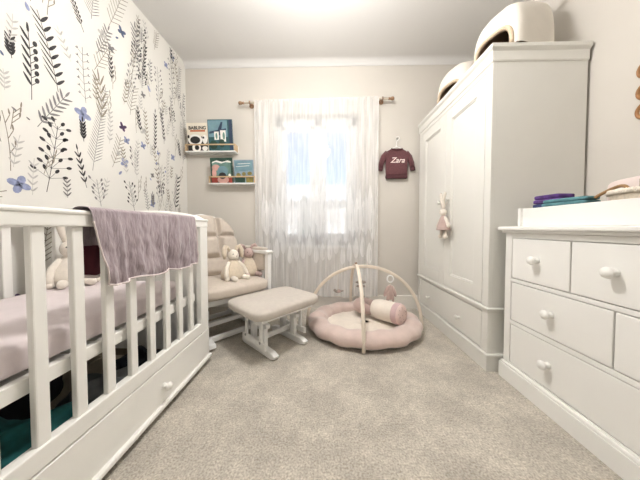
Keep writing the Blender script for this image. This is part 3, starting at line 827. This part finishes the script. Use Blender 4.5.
# back frame and tufted cushion, tilted back
MBk = M @ frame((0, -.225, .40), (1, 0, 0), (0, -.33, .944), (0, .944, .33))
def arch(v, hw=.292, H=.64): 
    # half width of the cushion at height v*H
    return hw*(1 if v < .55 else max(.0, (1-((v-.55)/.45)**2.3))**.5) 
m = MB()
pts = [(-.285, 0, -.05)]
pts = [(-.285, .0, -.055), (-.285, .30, -.055), (-.27, .45, -.055), (-.22, .56, -.055), (-.12, .635, -.055), (0, .66, -.055), (.12, .635, -.055), (.22, .56, -.055), (.27, .45, -.055), (.285, .30, -.055), (.285, .0, -.055)]
m.tube(pts, .020, 10, M=MBk)
for x in (-.17, -.06, .06, .17): m.tube([(x, 0, -.06), (x, .62-abs(x)*.35, -.06)], .009, 8, M=MBk)
m.build('back_frame', PURE, g)
def tuft(u, v, sgn):
    x = (u*2-1); hw = max(arch(v), .02); px = x*hw; py = .02+v*.62
    e = min(1, (1-abs(x))*hw/.075, v*.62/.06, ((1-v)*.62/.06 if True else 1)); e = max(0, e)
    t = .092*math.sqrt(max(0, 1-(1-e)**2))
    if sgn > 0:
        gr = 0
        for gx in (-.095, .095): gr = max(gr, math.exp(-((px-gx)/.024)**2)*(1 if py > .20 else 0))
        for gy in (.20, .41): gr = max(gr, math.exp(-((py-gy)/.022)**2)*(.8 if gy > .21 else 1))
        for gx in (-.095, .095):
            for gy in (.41,): gr = max(gr, 1.25*math.exp(-((px-gx)**2+(py-gy)**2)/.028**2))
        t *= 1-.60*min(1.2, gr)
        return Vector((px, py, -.02+t*1.15))
    return Vector((px, py, -.02-t*.25))
m = MB(); m.grid(lambda u, v: tuft(u, v, 1), 90, 90, M=MBk); m.grid(lambda u, v: tuft(u, v, -1), 30, 30, M=MBk)
bc = m.build('back_cushion', BEIGE, g)
m = MB()
for gx in (-.095, .095):
    for gy in (.41,): m.ell((gx, gy, .020), (.011, .011, .006), n=8, M=MBk)
m.build('tuft_buttons', BEIGE2, bc)
# toys on the seat
def loc(x, y): v = M @ Vector((x, y, 0)); return v.x, v.y
p = loc(-.05, .07); plush('toy_bunny', 'beige soft toy with a cream head leaning on the glider seat, nearer the seat middle', (p[0], p[1], .440), FWD+.1, .26, PLUSH, PLUSHW, PLUSH)
p = loc(-.225, .02); plush('toy_bunny', 'mauve eared soft toy tucked against the arm of the glider chair', (p[0], p[1], .440), FWD-.15, .26, PLUSH, PLUSHP, PLUSHP)

OX, OY = -.385, 1.70
f = thing('footstool', 'white gliding footstool with a grey beige padded top in front of the chair', 'footstool', (OX, OY, 0), RZ)
M2 = place(OX, OY, RZ)
for sx in (-1, 1):
    m = MB(); m.plate([(-.19, 0), (.16, 0), (.20, .012), (.205, .03), (.16, .045), (.05, .05), (-.05, .05), (-.16, .045), (-.215, .03), (-.21, .01)], .045, .006, M2 @ frame((sx*.135-.0225, 0, 0), (0, 1, 0), (0, 0, 1), (1, 0, 0))); m.build('base_runner', PURE, f)
    for y in (-.075, .06):
        m = MB(); m.box(sx*.135-.016, sx*.135+.016, y-.024, y+.024, .045, .20, .005, M=M2); m.build('base_post', PURE, f)
    m = MB(); m.box(sx*.135-.018, sx*.135+.018, -.12, .11, .185, .215, .005, M=M2); m.build('glide_rail', PURE, f)
    for y in (-.10, .09):
        m = MB(); m.box(sx*.18-.007, sx*.18+.007, y-.016, y+.016, .075, .285, .004, M=M2); m.build('glide_arm', PURE, f)
        m = MB(); m.lathe((0, 0, 0), [(0, sx*.004), (.009, sx*.004), (.009, 0), (0, 0)], 'X', 10, M=M2 @ Matrix.Translation((sx*.189, y, .10))); m.build('bolt', STEEL, f)
    m = MB(); m.box(sx*.18-.010, sx*.18+.010, -.15, .15, .06, .105, .006, M=M2); m.build('swing_rail', PURE, f)
m = MB(); m.box(-.17, .17, -.012, .012, .065, .10, .005, M=M2); m.build('stretcher', PURE, f)
m = MB(); m.box(-.23, .23, -.18, .18, .265, .292, .006, M=M2); m.build('top_frame', PURE, f)
m = MB(); m.ell((0, 0, .325), (.292, .228, .044), .5, .28, 22, M=M2); m.build('padded_top', BEIGE2, f)

# ------------------------------------------------------------------ baby gym on the floor
AX, AY = .335, 1.955
bg = thing('baby_gym', 'round blush pink baby play nest with two crossed wooden arches', 'baby gym', (AX, AY, 0))
RXm, RYm = .475, .405
def bump(u, v):
    a = u*2*PI; b = v*2*PI
    r = .082*(1+.04*sin(a*17)+.03*sin(a*31+1))
    rx, ry = RXm-.075, RYm-.075
    z = .070+.060*sin(b)*(1.0)
    return Vector((AX+(rx+r*cos(b))*cos(a), AY+(ry+r*cos(b))*sin(a), max(.002, z+.006*sin(a*13))))
m = MB(); m.grid(bump, 140, 20, closeu=True, closev=True); m.build('bumper', PINK, bg)
m = MB()
def pad(u, v):
    a = u*2*PI; r = v
    q = .010*abs(sin((AX+r*cos(a))*22))*abs(sin((AY+r*sin(a))*22))
    return Vector((AX+(RXm-.10)*r*cos(a), AY+(RYm-.10)*r*sin(a), .060+.012*(1-r*r)+q*.8))
m.grid(pad, 72, 20, closeu=True); m.grid(lambda u, v: Vector((AX+(RXm-.10)*v*cos(u*2*PI), AY+(RYm-.10)*v*sin(u*2*PI), .003)), 72, 3, closeu=True)
m.build('quilted_pad', CREAMF, bg)
HT = .565
def archpts(p0, p1, n=40, H=HT, sq=.9):
    P0, P1 = Vector((*p0, 0)), Vector((*p1, 0)); o = []
    for i in range(n+1):
        a = PI*i/n; f = (1-cos(a))/2
        o.append(P0.lerp(P1, f)+Vector((0, 0, .012+(H-.012)*sin(a)**sq)))
    return o
A1 = archpts((AX-.492, AY+.03), (AX+.500, AY-.01), H=HT-.016)
m = MB(); m.tube(A1, .0095, 10, flat=(.55, 1.5), up=(0, 1, 0)); m.build('wooden_arch', LWOOD, bg)
A2 = archpts((AX-.066, AY-.405), (AX-.065, AY+.42))
m = MB(); m.tube(A2, .0095, 10, flat=(1.5, .55), up=(1, 0, 0)); m.build('wooden_arch', LWOOD, bg)
m = MB(); q = A2[20]; m.lathe((AX-.066, q.y, HT-.02), [(0, 0), (.007, 0), (.007, .026), (.011, .028), (.011, .036), (0, .038)], 'Z', 12); m.build('cross_bolt', DWOOD, bg)
# toys hanging from the arches
def string(m, a, b): m.tube([a, b], .0016, 6)
pa = min(A1, key=lambda p: abs(p.x-.575))
t = thing('hanging_leaf_toy', 'pink leaf shaped toy on a white ring hanging from the right of the arch', 'hanging toy', (pa.x, pa.y, .24), 0, None)
m = MB(); rc = Vector((pa.x, pa.y, pa.z-.055)); m.tube([rc+Vector((.026*cos(i*PI/12), 0, .030*sin(i*PI/12))) for i in range(24)], .006, 8, closed=True); m.build('ring', PURE, t)
m = MB(); string(m, pa, rc+Vector((0, 0, .03))); string(m, rc-Vector((0, 0, .03)), rc-Vector((0, 0, .055))); m.build('cord', LWOOD, t)
m = MB()
for (dx, dz, an, L, w_) in ((0, 0, 0, .135, .020), (-.012, -.008, .38, .105, .018), (.012, -.008, -.38, .105, .018), (-.004, -.03, .16, .125, .016), (.006, -.03, -.18, .125, .016)):
    c0 = rc+Vector((dx-.5*L*sin(an), .004*dx*100*.3, -.05+dz-.5*L*cos(an)+.0)); m.ell(c0, (w_, .010, L/2), 1, 1, 12, rot=Matrix.Rotation(an, 3, 'Y').to_euler())
m.build('leaves', MAUVE, t)
pb = min(A1[:20], key=lambda p: abs(p.x-.105))
t = thing('hanging_bird_toy', 'small grey bird charm hanging on the left side of the arch', 'hanging toy', (pb.x, pb.y, .31))
cb = Vector((pb.x, pb.y, .325)); GREYW = mat('grey_wool', (150, 142, 136), .95, .15, 60, .4, 200)
m = MB(); m.ell(cb, (.030, .016, .015), n=12); m.ell(cb+Vector((-.028, 0, .010)), (.013, .012, .012), n=10); m.ell(cb+Vector((.034, 0, .004)), (.018, .008, .006), n=8); m.build('body', GREYW, t)
m = MB(); m.ell(cb+Vector((.006, -.016, .004)), (.018, .004, .010), n=8); m.ell(cb+Vector((.006, .016, .004)), (.018, .004, .010), n=8); m.build('wings', MAUVE, t)
m = MB(); string(m, pb, cb+Vector((0, 0, .014))); m.build('cord', LWOOD, t)
pc = A2[14]
t = thing('hanging_rattle', 'grey felt rattle hanging high on the middle arch', 'hanging toy', (pc.x, pc.y, .44))
m = MB(); cc = Vector((pc.x+.012, pc.y, pc.z-.055)); m.ell(cc, (.042, .018, .014), n=12); m.ell(cc-Vector((0, 0, .032)), (.036, .016, .012), n=12); m.build('felt_disc', GREYW, t)
m = MB(); string(m, pc, cc); m.build('cord', LWOOD, t)
pd = A2[10]
t = thing('bead_string', 'string of pink and brown wooden beads hanging from the middle arch', 'hanging toy', (pd.x, pd.y, .25))
m = MB(); string(m, pd, (pd.x+.01, pd.y, pd.z-.24)); m.build('cord', LWOOD, t)
for i in range(8):
    m = MB(); r = (.014, .010, .012, .009, .013, .010, .012, .015)[i]; m.ell((pd.x+.010, pd.y, pd.z-.045-i*.026), (r, r, r), n=10)
    m.build('bead', (DWOOD, MAUVE, LWOOD, MAUVE, DWOOD, LWOOD, MAUVE, PURE)[i], t)
# pillow roll
def roll(name, label, a, b, r):
    a, b = Vector(a), Vector(b); ax = (b-a).normalized(); L = (b-a).length
    t = thing(name, label, 'pillow', ((a.x+b.x)/2, (a.y+b.y)/2, min(a.z, b.z)-r))
    x = ax.cross(Vector((0, 0, 1))).normalized(); y = ax.cross(x)
    F = frame(a, x, y, ax)
    m = MB(); m.lathe((0, 0, 0), [(0, .0), (r*.55, .004), (r*.9, .022), (r*1.02, .06), (r*1.03, L*.5), (r, L*.78)], 'Z', 28, M=F); m.build('cover', CREAMF, t)
    m = MB(); m.lathe((0, 0, 0), [(r, L*.78), (r*1.03, L*.80), (r*1.03, L*.9), (r*.98, L*.95)], 'Z', 28, M=F); m.build('band', mat('dusky_pink_band', (208, 180, 180), .85, .06, 20, .3, 80), t)
    m = MB(); m.lathe((0, 0, 0), [(r*.98, L*.95), (r*.9, L*.99), (r*.5, L*1.02), (0, L*1.03)], 'Z', 28, M=F)
    o = m.build('round_end', mat('pale_pink_end', (230, 206, 200), .85, .06, 20, .3, 80), t)
    m = MB()
    for i in range(14):
        q = random.uniform(0, 2*PI); d = r*.8*math.sqrt(random.random())
        m.ell((d*cos(q), d*sin(q), L*1.03-(d/r)**2*L*.035), (.0045, .0045, .003), n=6, M=F)
    m.build('printed_dots', MAUVE, o)
roll('bolster_pillow', 'cream and pink bolster roll lying across the right of the play nest', (.435, 2.03, .166), (.625, 1.815, .180), .084)
t = thing('crescent_pillow', 'dusty pink crescent pillow behind the cream bolster roll', 'pillow', (.36, 2.06, .07))
m = MB(); pts = []; rr = []
for i in range(25):
    a = PI*(.35+1.15*i/24); pts.append((.445+.125*cos(a), 2.09+.10*sin(a)*.9, .135+.030*sin(PI*i/24))); rr.append(.020+.038*sin(PI*i/24)**.6)
m.tube(pts, rr, 14); m.build('cover', MAUVE, t)
t = thing('teether', 'small cream and black teether lying on the quilted play nest', 'toy', (.33, 1.93, .075))
m = MB(); m.tube([(.335+.022*cos(i*PI/10), 1.93+.022*sin(i*PI/10), .088) for i in range(20)], .006, 8, closed=True); m.build('ring', PURE, t)
m = MB(); m.ell((.365, 1.915, .096), (.022, .018, .014), n=10); m.build('charm', PLUSHW, t)
m = MB(); m.ell((.352, 1.90, .090), (.016, .010, .008), n=8); m.ell((.322, 1.898, .088), (.012, .008, .007), n=8); m.build('dark_spots', DARK, t)

# ------------------------------------------------------------------ hooded baskets on the wardrobe
def hood(name, label, cx, cy):
    z0 = WT+.0005
    u = Vector((.95, .3122, 0)); w_ = Vector((-.3122, .95, 0))
    t = thing(name, label, 'basket', (cx+u.x*.15, cy+u.y*.15, z0), 0, 'canvas hoods on the wardrobe')
    F = frame((cx, cy, z0), u, w_, (0, 0, 1))
    # sections along the axis: (distance, half width, height)
    secs = [(-.004, .104, .128), (-.006, .116, .148), (.000, .134, .215), (.012, .143, .256), (.035, .149, .284), (.070, .151, .302), (.12, .152, .320), (.18, .152, .342), (.24, .151, .358), (.30, .150, .370)]
    inn = [(.29, .135, .345), (.20, .14, .325), (.10, .135, .28), (.03, .12, .20), (-.002, .100, .124)]
    def sec(d, hw, h, v):
        a = PI*v; p = lambda q, e: math.copysign(abs(q)**e, q)
        return Vector((d, hw*p(cos(a), .62), h*abs(sin(a))**.62))
    m = MB(); m.grid(lambda a, v: sec(*secs[int(round(a*(len(secs)-1)))], v), len(secs), 40, M=F)
    b = bmesh.new(); vs = [b.verts.new(sec(.30, .150, .370, i/39)) for i in range(40)]; b.faces.new(vs); bmesh.ops.triangulate(b, faces=list(b.faces)); m.merge(b, F, False)
    m.build('canvas_hood', SHADEB, t)
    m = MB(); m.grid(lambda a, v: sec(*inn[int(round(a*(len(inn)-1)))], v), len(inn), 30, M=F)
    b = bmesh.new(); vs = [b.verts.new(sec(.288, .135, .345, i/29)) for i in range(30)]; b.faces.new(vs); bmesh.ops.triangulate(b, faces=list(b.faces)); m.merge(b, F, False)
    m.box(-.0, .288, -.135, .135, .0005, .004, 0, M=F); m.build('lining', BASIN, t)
    m = MB(); m.tube([sec(-.008, .112, .138, i/40) for i in range(41)], .012, 10, M=F); m.build('woven_rim', JUTE, t)
    # ribbon tied at the back of the hood
    m = MB()
    for s_ in (-1, 1):
        m.tube([(.285, s_*.003-.05, .372), (.27, s_*.035-.05, .395), (.275, s_*.050-.05, .380), (.285, s_*.004-.05, .368)], .006, 8, M=F, flat=(1.6, .5))
        m.tube([(.285, s_*.003-.06, .370), (.275, s_*.022-.075, .366), (.26, s_*.034-.09, .354)], .005, 8, M=F, flat=(1.8, .5))
    m.ell((.283, -.05, .374), (.012, .011, .012), n=8, M=F); m.build('ribbon_bow', mat('ribbon', (226, 220, 212), .6, .03, 10), t)
hood('hooded_basket', 'cream canvas hooded basket on the near end of the wardrobe top', 1.075, 1.50)
hood('hooded_basket', 'cream canvas hooded basket on the far end of the wardrobe top', 1.065, 1.99)

# ------------------------------------------------------------------ bunny hanging on the wardrobe knob
by, bz = mid-.0565+.0, 1.10
t = thing('hanging_toy_bunny', 'white soft toy bunny in a mauve dress hung by its ears on the wardrobe door', 'soft toy', (.955, by, .82))
F = frame((.962, by, .82), (0, -1, 0), (0, 0, 1), (-1, 0, 0))
m = MB(); m.lathe((0, 0, 0), [(0, .045), (.074, .045), (.072, .055), (.056, .10), (.034, .15), (.018, .165), (0, .166)], 'Y', 22, M=F @ Matrix.Scale(.62, 4, (0, 0, 1))); m.build('dress', MAUVE, t)
m = MB(); m.ell((0, .19, .004), (.030, .030, .026), n=14, M=F); h = m.build('head', PLUSHW, t)
for sx in (-1, 1):
    m = MB(); m.ell((sx*.010, .194, .027), (.003, .003, .002), n=6, M=F); m.build('eye', DARK, h)
    m = MB(); m.tube([(sx*.010, .21, 0), (sx*.012, .25, .004), (sx*.016, .29, .012), (sx*.026, .325, .008), (sx*.034, .345, .006)], [.008, .010, .010, .012, .010], 8, M=F); m.build('ear', PLUSHW, t)
    m = MB(); limb(m, [(sx*.02, .15, 0), (sx*.055, .12, .002), (sx*.084, .080, .004)], [.012, .012, .014], F); m.build('arm', PLUSHW, t)
    m = MB(); limb(m, [(sx*.026, .055, 0), (sx*.030, .015, 0), (sx*.036, -.006, .004)], [.013, .013, .018], F); m.build('leg', PLUSHW, t)
m = MB(); m.tube([(.964+.018*cos(i*PI/10)-.0, by-.012+.0, 1.092+.024*sin(i*PI/10)) for i in range(20)], .002, 6, closed=True); m.build('loop', LWOOD, t)

# ------------------------------------------------------------------ little jumper on a hanger
jx, jz = .762, 1.575
hk = MB(); hk.lathe((jx+.012, YB-.02, 1.845), [(0, .0), (.006, 0), (.005, .012), (.009, .0195), (0, .0198)], 'Y', 12); hk = hk.build('wall_hook', STEEL)
tag(hk, 'tiny wall hook above the burgundy jumper', 'hook')
t = thing('clothes_hanger', 'small white wire clothes hanger holding the burgundy jumper', 'hanger', (jx, YB-.03, 1.70))
m = MB(); y = YB-.030
m.tube([(jx-.115, y, 1.690), (jx-.05, y, 1.732), (jx, y, 1.752), (jx+.05, y, 1.732), (jx+.115, y, 1.690)], .004, 8); m.tube([(jx-.115, y, 1.690), (jx+.115, y, 1.690)], .004, 8)
m.tube([(jx, y, 1.75), (jx, y, 1.79), (jx+.004, y, 1.81), (jx+.020, y, 1.825)]+[(jx+.012+.018*cos(a), y, 1.842+.016*sin(a)) for a in [(-.7+i*.42) for i in range(9)]], .0032, 8)
m.build('wire', PURE, t)
t = thing('baby_jumper', 'burgundy knitted baby jumper with white lettering hung on the wall', 'jumper', (jx, YB-.03, 1.41))
F = frame((jx, YB-.008, 0), (1, 0, 0), (0, 0, 1), (0, -1, 0))
m = MB()
body = [(-.112, 1.445), (-.118, 1.53), (-.118, 1.60), (-.125, 1.66), (-.105, 1.700), (-.060, 1.726), (-.035, 1.722), (-.015, 1.716), (.015, 1.716), (.035, 1.722), (.060, 1.726), (.105, 1.700), (.125, 1.66), (.118, 1.60), (.118, 1.53), (.114, 1.445)]
def puff(m, out, d, M):
    # cushion-like plate from an outline: rings shrinking toward the middle on both faces
    cx = sum(p[0] for p in out)/len(out); cy = sum(p[1] for p in out)/len(out)
    N = len(out)
    def fn(u, v):
        i = int(round(u*N)) % N; a = (v-.5)*2; s = 1-abs(a)**3*.0; k = math.sqrt(max(0, 1-abs(a)**2)) if abs(a) < 1 else 0
        q = 1-.10*(1-k) if abs(a) < .999 else .90
        return Vector((cx+(out[i][0]-cx)*(.9+.1*k), cy+(out[i][1]-cy)*(.9+.1*k), d/2+a*d/2))
    m.grid(fn, N, 9, closeu=True, M=M)
    for z in (0, d):
        b = bmesh.new(); vs = [b.verts.new((cx+(p[0]-cx)*.9, cy+(p[1]-cy)*.9, z)) for p in out]; f_ = b.faces.new(vs); bmesh.ops.triangulate(b, faces=[f_]); m.merge(b, M, True)
puff(m, body, .040, F); m.build('body', KNIT, t)
for sx in (-1, 1):
    m = MB(); m.tube([(sx*.095, 1.685, .020), (sx*.135, 1.640, .020), (sx*.160, 1.575, .022), (sx*.168, 1.525, .024)], [.034, .034, .029, .026], 14, M=F, flat=(.62, 1)); s_ = m.build('sleeve', KNIT, t)
    m = MB(); m.tube([(sx*.168, 1.530, .024), (sx*.172, 1.500, .025), (sx*.173, 1.494, .025)], [.027, .026, .020], 14, M=F, flat=(.62, 1)); m.build('cuff', KNITD, s_)
m = MB(); m.plate([(-.108, 1.412), (-.112, 1.43), (-.110, 1.455), (.112, 1.455), (.114, 1.43), (.110, 1.412)], .042, .006, F @ Matrix.Translation((0, 0, -.001))); m.build('hem', KNITD, t)
m = MB(); m.tube([(-.058, 1.722, .034), (-.035, 1.712, .038), (0, 1.706, .040), (.035, 1.712, .038), (.058, 1.722, .034)], .009, 10, M=F); m.tube([(-.058, 1.722, .034), (-.03, 1.726, .012), (.03, 1.726, .012), (.058, 1.722, .034)], .008, 10, M=F); m.build('collar', KNITD, t)
text('lettering', 'Zara', .078, mat('white_yarn', (240, 226, 220), .9), t, F @ Matrix.Translation((.005, 1.60, .0412)), shear=.35, off=.0012)

# ------------------------------------------------------------------ picture shelves and books
def shelf(x0, x1, z, label, railm):
    t = thing('picture_shelf', label, 'shelf', ((x0+x1)/2, YB-.05, z), 0, 'picture shelves left of the window')
    m = MB(); m.box(x0, x1, YB-.095, YB-.001, z, z+.012, .002); m.build('ledge', PURE, t)
    m = MB(); m.box(x0, x1, YB-.013, YB-.001, z+.012, z+.085, .002); m.build('back_board', PURE, t)
    m = MB(); m.box(x0+.012, x1-.012, YB-.095, YB-.088, z+.070, z+.085, .003); m.build('rail', railm, t)
    for x in (x0, x1-.012):
        m = MB(); m.box(x, x+.012, YB-.095, YB-.013, z+.012, z+.085, .003); m.build('end_piece', PURE if railm is not WOOD else WOOD, t)
    return t
shelf(-1.490, -.951, 1.690, 'upper white picture shelf holding the animal book and the teal book', WOOD)
shelf(-1.240, -.744, 1.350, 'lower picture shelf with a wooden rail nearer the curtain', WOOD)
def book(label, x, y, z, w_, h_, d, cover, art, tilt=.10, rz=0):
    t = thing('picture_book', label, 'book', (x, y, z), 0, None)
    F = Matrix.Translation((x, y, z)) @ Matrix.Rotation(-tilt, 4, 'X') @ frame((0, 0, 0), (1, 0, 0), (0, 0, 1), (0, -1, 0))
    m = MB(); m.box(-w_/2, w_/2, 0, h_, d-.002, d, .0006, 1, M=F); m.box(-w_/2, w_/2, 0, h_, 0, .002, .0006, 1, M=F); m.box(-w_/2, -w_/2+.003, 0, h_, 0, d, .001, 1, M=F); c_ = m.build('cover', cover, t)
    m = MB(); m.box(-w_/2+.003, w_/2-.003, .003, h_-.003, .002, d-.002, 0, M=F); m.build('pages', mat('book_pages', (238, 232, 220), .9), t)
    for i, (mt, polys) in enumerate(art):
        m = MB()
        for p in polys: m.poly([F @ Vector((a*w_, b*h_, d+.0004+.0002*i)) for a, b in p])
        m.build('cover_print', mt, c_)
    return t, F, c_
def disc(cx, cy, rx, ry, n=20): return [(cx+rx*cos(i*2*PI/n), cy+ry*sin(i*2*PI/n)) for i in range(n)]
BK = mat('print_black', (34, 32, 34), .5); WH = mat('print_white', (242, 240, 234), .5); OR = mat('print_orange', (196, 108, 66), .5, .1)
CRM = mat('book_cream', (232, 224, 208), .5, .05, 10); TL = mat('book_teal', (50, 92, 98), .45, .3, 14); SKYB = mat('print_sky', (116, 150, 162), .5, .15, 12)
DG = mat('book_dark_green', (38, 70, 58), .45, .3, 12); PKC = mat('print_pink', (206, 160, 150), .5, .2, 12); MINT = mat('print_mint', (106, 140, 130), .5, .3, 16); RED = mat('print_red', (150, 58, 46), .5, .2, 14)
LBL = mat('book_pale_blue', (138, 158, 172), .5, .3, 18); OLV = mat('print_olive', (128, 118, 62), .5, .4, 20); NVY = mat('print_navy', (50, 66, 92), .5, .3, 12)
art = [(BK, [[(-.49, .02), (.49, .02), (.49, .42), (.30, .52), (-.30, .52), (-.49, .42)]]),
       (WH, [disc(-.12, .40, .36, .20), disc(.36, .42, .12, .16), disc(-.08, .12, .22, .16), disc(.34, .10, .14, .08)]),
       (BK, [disc(-.12, .40, .25, .13), disc(-.06, .13, .11, .09), disc(-.44, .52, .05, .06), disc(.30, .48, .04, .04)]),
       (OR, [[(-.34, .69), (.40, .69), (.40, .75), (-.34, .75)]])]
t, F, cv = book('white book with a black and white animal and orange lettering band on the upper shelf', -1.35, YB-.070, 1.7025, .215, .285, .012, CRM, art, -.12)
text('title', 'BABLING', .046, BK, cv, F @ Matrix.Translation((.005, .285*.82, .0128)), 0, .0012)
art = [(SKYB, [[(-.48, .45), (.30, .45), (.30, .97), (-.48, .97)]]), (NVY, [[(.36, .02), (.49, .02), (.49, .98), (.36, .98)], [(-.2, .50), (.05, .92), (.12, .92), (.0, .50)], [(-.45, .62), (.25, .72), (.25, .66), (-.45, .55)]]),
       (WH, [[(-.25, .36), (-.06, .36), (-.06, .62), (-.25, .62)], [(0, .30), (.22, .30), (.22, .66), (0, .66)]]), (DG, [disc(.05, .25, .12, .13), disc(-.3, .2, .16, .14)]), (MINT, [disc(.14, .48, .05, .12), disc(-.16, .48, .04, .10)])]
book('teal story book with pale buildings on its cover, right end of the upper shelf', -1.105, YB-.066, 1.7025, .260, .318, .014, TL, art, -.12)
art = [(MINT, [[(-.42, .30), (.42, .30), (.42, .84), (-.42, .84)]]), (WH, [[(-.40, .84), (-.2, .90), (.05, .84), (.3, .90), (.44, .86), (.44, .80), (.2, .83), (0, .78), (-.25, .84), (-.42, .78)]]),
       (PKC, [disc(-.25, .62, .18, .12), disc(-.34, .40, .10, .2)]), (RED, [[(-.48, .02), (-.2, .02), (-.2, .28), (-.48, .28)], [(.28, .02), (.46, .02), (.46, .28), (.28, .28)]]), (SKYB, [disc(.05, .48, .24, .2)]),
       (PKC, [disc(.05, .14, .26, .16)]), (BK, [disc(.03, .30, .17, .13)]), (WH, [disc(.36, .30, .06, .08)])]
book('dark green book with a big eyed creature on the cover, left on the lower shelf', -1.098, YB-.068, 1.3625, .235, .262, .012, DG, art, -.12)
art = [(SKYB, [[(-.45, .5), (.45, .55), (.45, .95), (-.45, .95)]]), (WH, [[(-.4, .70), (.3, .74), (.3, .76), (-.4, .72)], [(-.3, .82), (.35, .84), (.35, .86), (-.3, .84)]]), (OLV, [disc(.30, .42, .12, .08), disc(0, .40, .10, .08), disc(-.28, .36, .12, .08), [(.1, .03), (.47, .03), (.47, .26), (.1, .26)]]), (DG, [[(-.47, .03), (.05, .03), (.05, .26), (-.47, .26)]])]
book('pale blue book with small figures on its cover, right on the lower shelf', -.862, YB-.066, 1.3625, .205, .240, .012, LBL, art, -.12)

# wooden rings on the right wall
t = thing('ring_hanging', 'string of three brown wooden rings hung on the right wall above the drawers', 'wall decoration', (XR-.012, 1.140, 1.42))
RW = mat('ring_wood', (160, 112, 68), .45, .25, 30)
for z in (1.655, 1.550, 1.456):
    m = MB(); m.tube([(XR-.012, 1.140+.040*cos(i*PI/14), z+.040*sin(i*PI/14)) for i in range(28)], 0.0075, 10, closed=True); m.build('ring', RW, t)
m = MB(); m.tube([(XR-.008, 1.140, 1.80), (XR-.008, 1.140, 1.695)], .002, 6)
for z in (1.606, 1.503): m.tube([(XR-.010, 1.140, z+.014), (XR-.010, 1.140, z-.014)], .002, 6)
m.build('cord', LWOOD, t)
m = MB(); m.lathe((XR-.012, 1.140, 1.80), [(0, 0), (.006, 0), (.006, .0118), (0, .0118)], 'X', 10); m.build('pin', STEEL, t)

# ------------------------------------------------------------------ light: added fill lamp out of view, sky, daylight through the window
LX, LY = -.06, 1.1
lp = thing('added_fill_lamp', 'round white fill lamp added under the ceiling, out of view, to brighten the room', 'lamp', (LX, LY, 2.16))
m = MB(); m.ell((LX, LY, 2.28), (.15, .15, .12), n=24); gl = m.build('fill_globe', emit_mat('fill_glow', (255, 251, 247), 44), lp)  # glowing fill light added above the view to brighten the room
m = MB(); m.tube([(LX, LY, 2.395), (LX, LY, ZC-.02)], .004, 8); m.lathe((LX, LY, ZC-.0205), [(0, 0), (.05, .0), (.045, .02), (0, .02)], 'Z', 20); m.build('flex', PURE, lp)

wd = D.worlds.new('sky'); SC.world = wd; wd.use_nodes = True
nt = wd.node_tree; bgn = nt.nodes['Background']
sk = nt.nodes.new('ShaderNodeTexSky'); sk.sky_type = 'NISHITA'; sk.sun_disc = False; sk.sun_elevation = math.radians(48); sk.sun_rotation = math.radians(200); sk.air_density = 1.0; sk.dust_density = 0.0; sk.ozone_density = 3.0
nt.links.new(sk.outputs[0], bgn.inputs['Color']); bgn.inputs['Strength'].default_value = 0.108
pl = D.lights.new('window_portal', 'AREA'); pl.shape = 'RECTANGLE'; pl.size = WX1-WX0; pl.size_y = WZ1-WZ0
try: pl.cycles.is_portal = True
except Exception: pass
po = D.objects.new('window_portal', pl); COL.objects.link(po); po.location = ((WX0+WX1)/2, YB+.24, (WZ0+WZ1)/2); po.rotation_euler = (-PI/2, 0, 0)
sn = D.lights.new('sun', 'SUN'); sn.energy = 4.2; sn.angle = math.radians(3); sn.color = (1, .97, .92)
so = D.objects.new('sun', sn); COL.objects.link(so); so.rotation_euler = Vector((.35, 1.0, -.95)).to_track_quat('-Z', 'Y').to_euler(); so.location = (0, -6, 8)

# ------------------------------------------------------------------ camera
cam = D.cameras.new('camera'); co = D.objects.new('camera', cam); COL.objects.link(co)
cam.sensor_width = 36; cam.lens = 225.41/640*36; cam.shift_y = -.0084; cam.clip_start = .02
co.location = (0, 0, .881); co.rotation_euler = (PI/2-.0287, 0, .0228)
SC.camera = co
SC.view_settings.view_transform = 'Standard'; SC.view_settings.look = 'None'; SC.view_settings.exposure = 1.02; SC.view_settings.gamma = 1.0
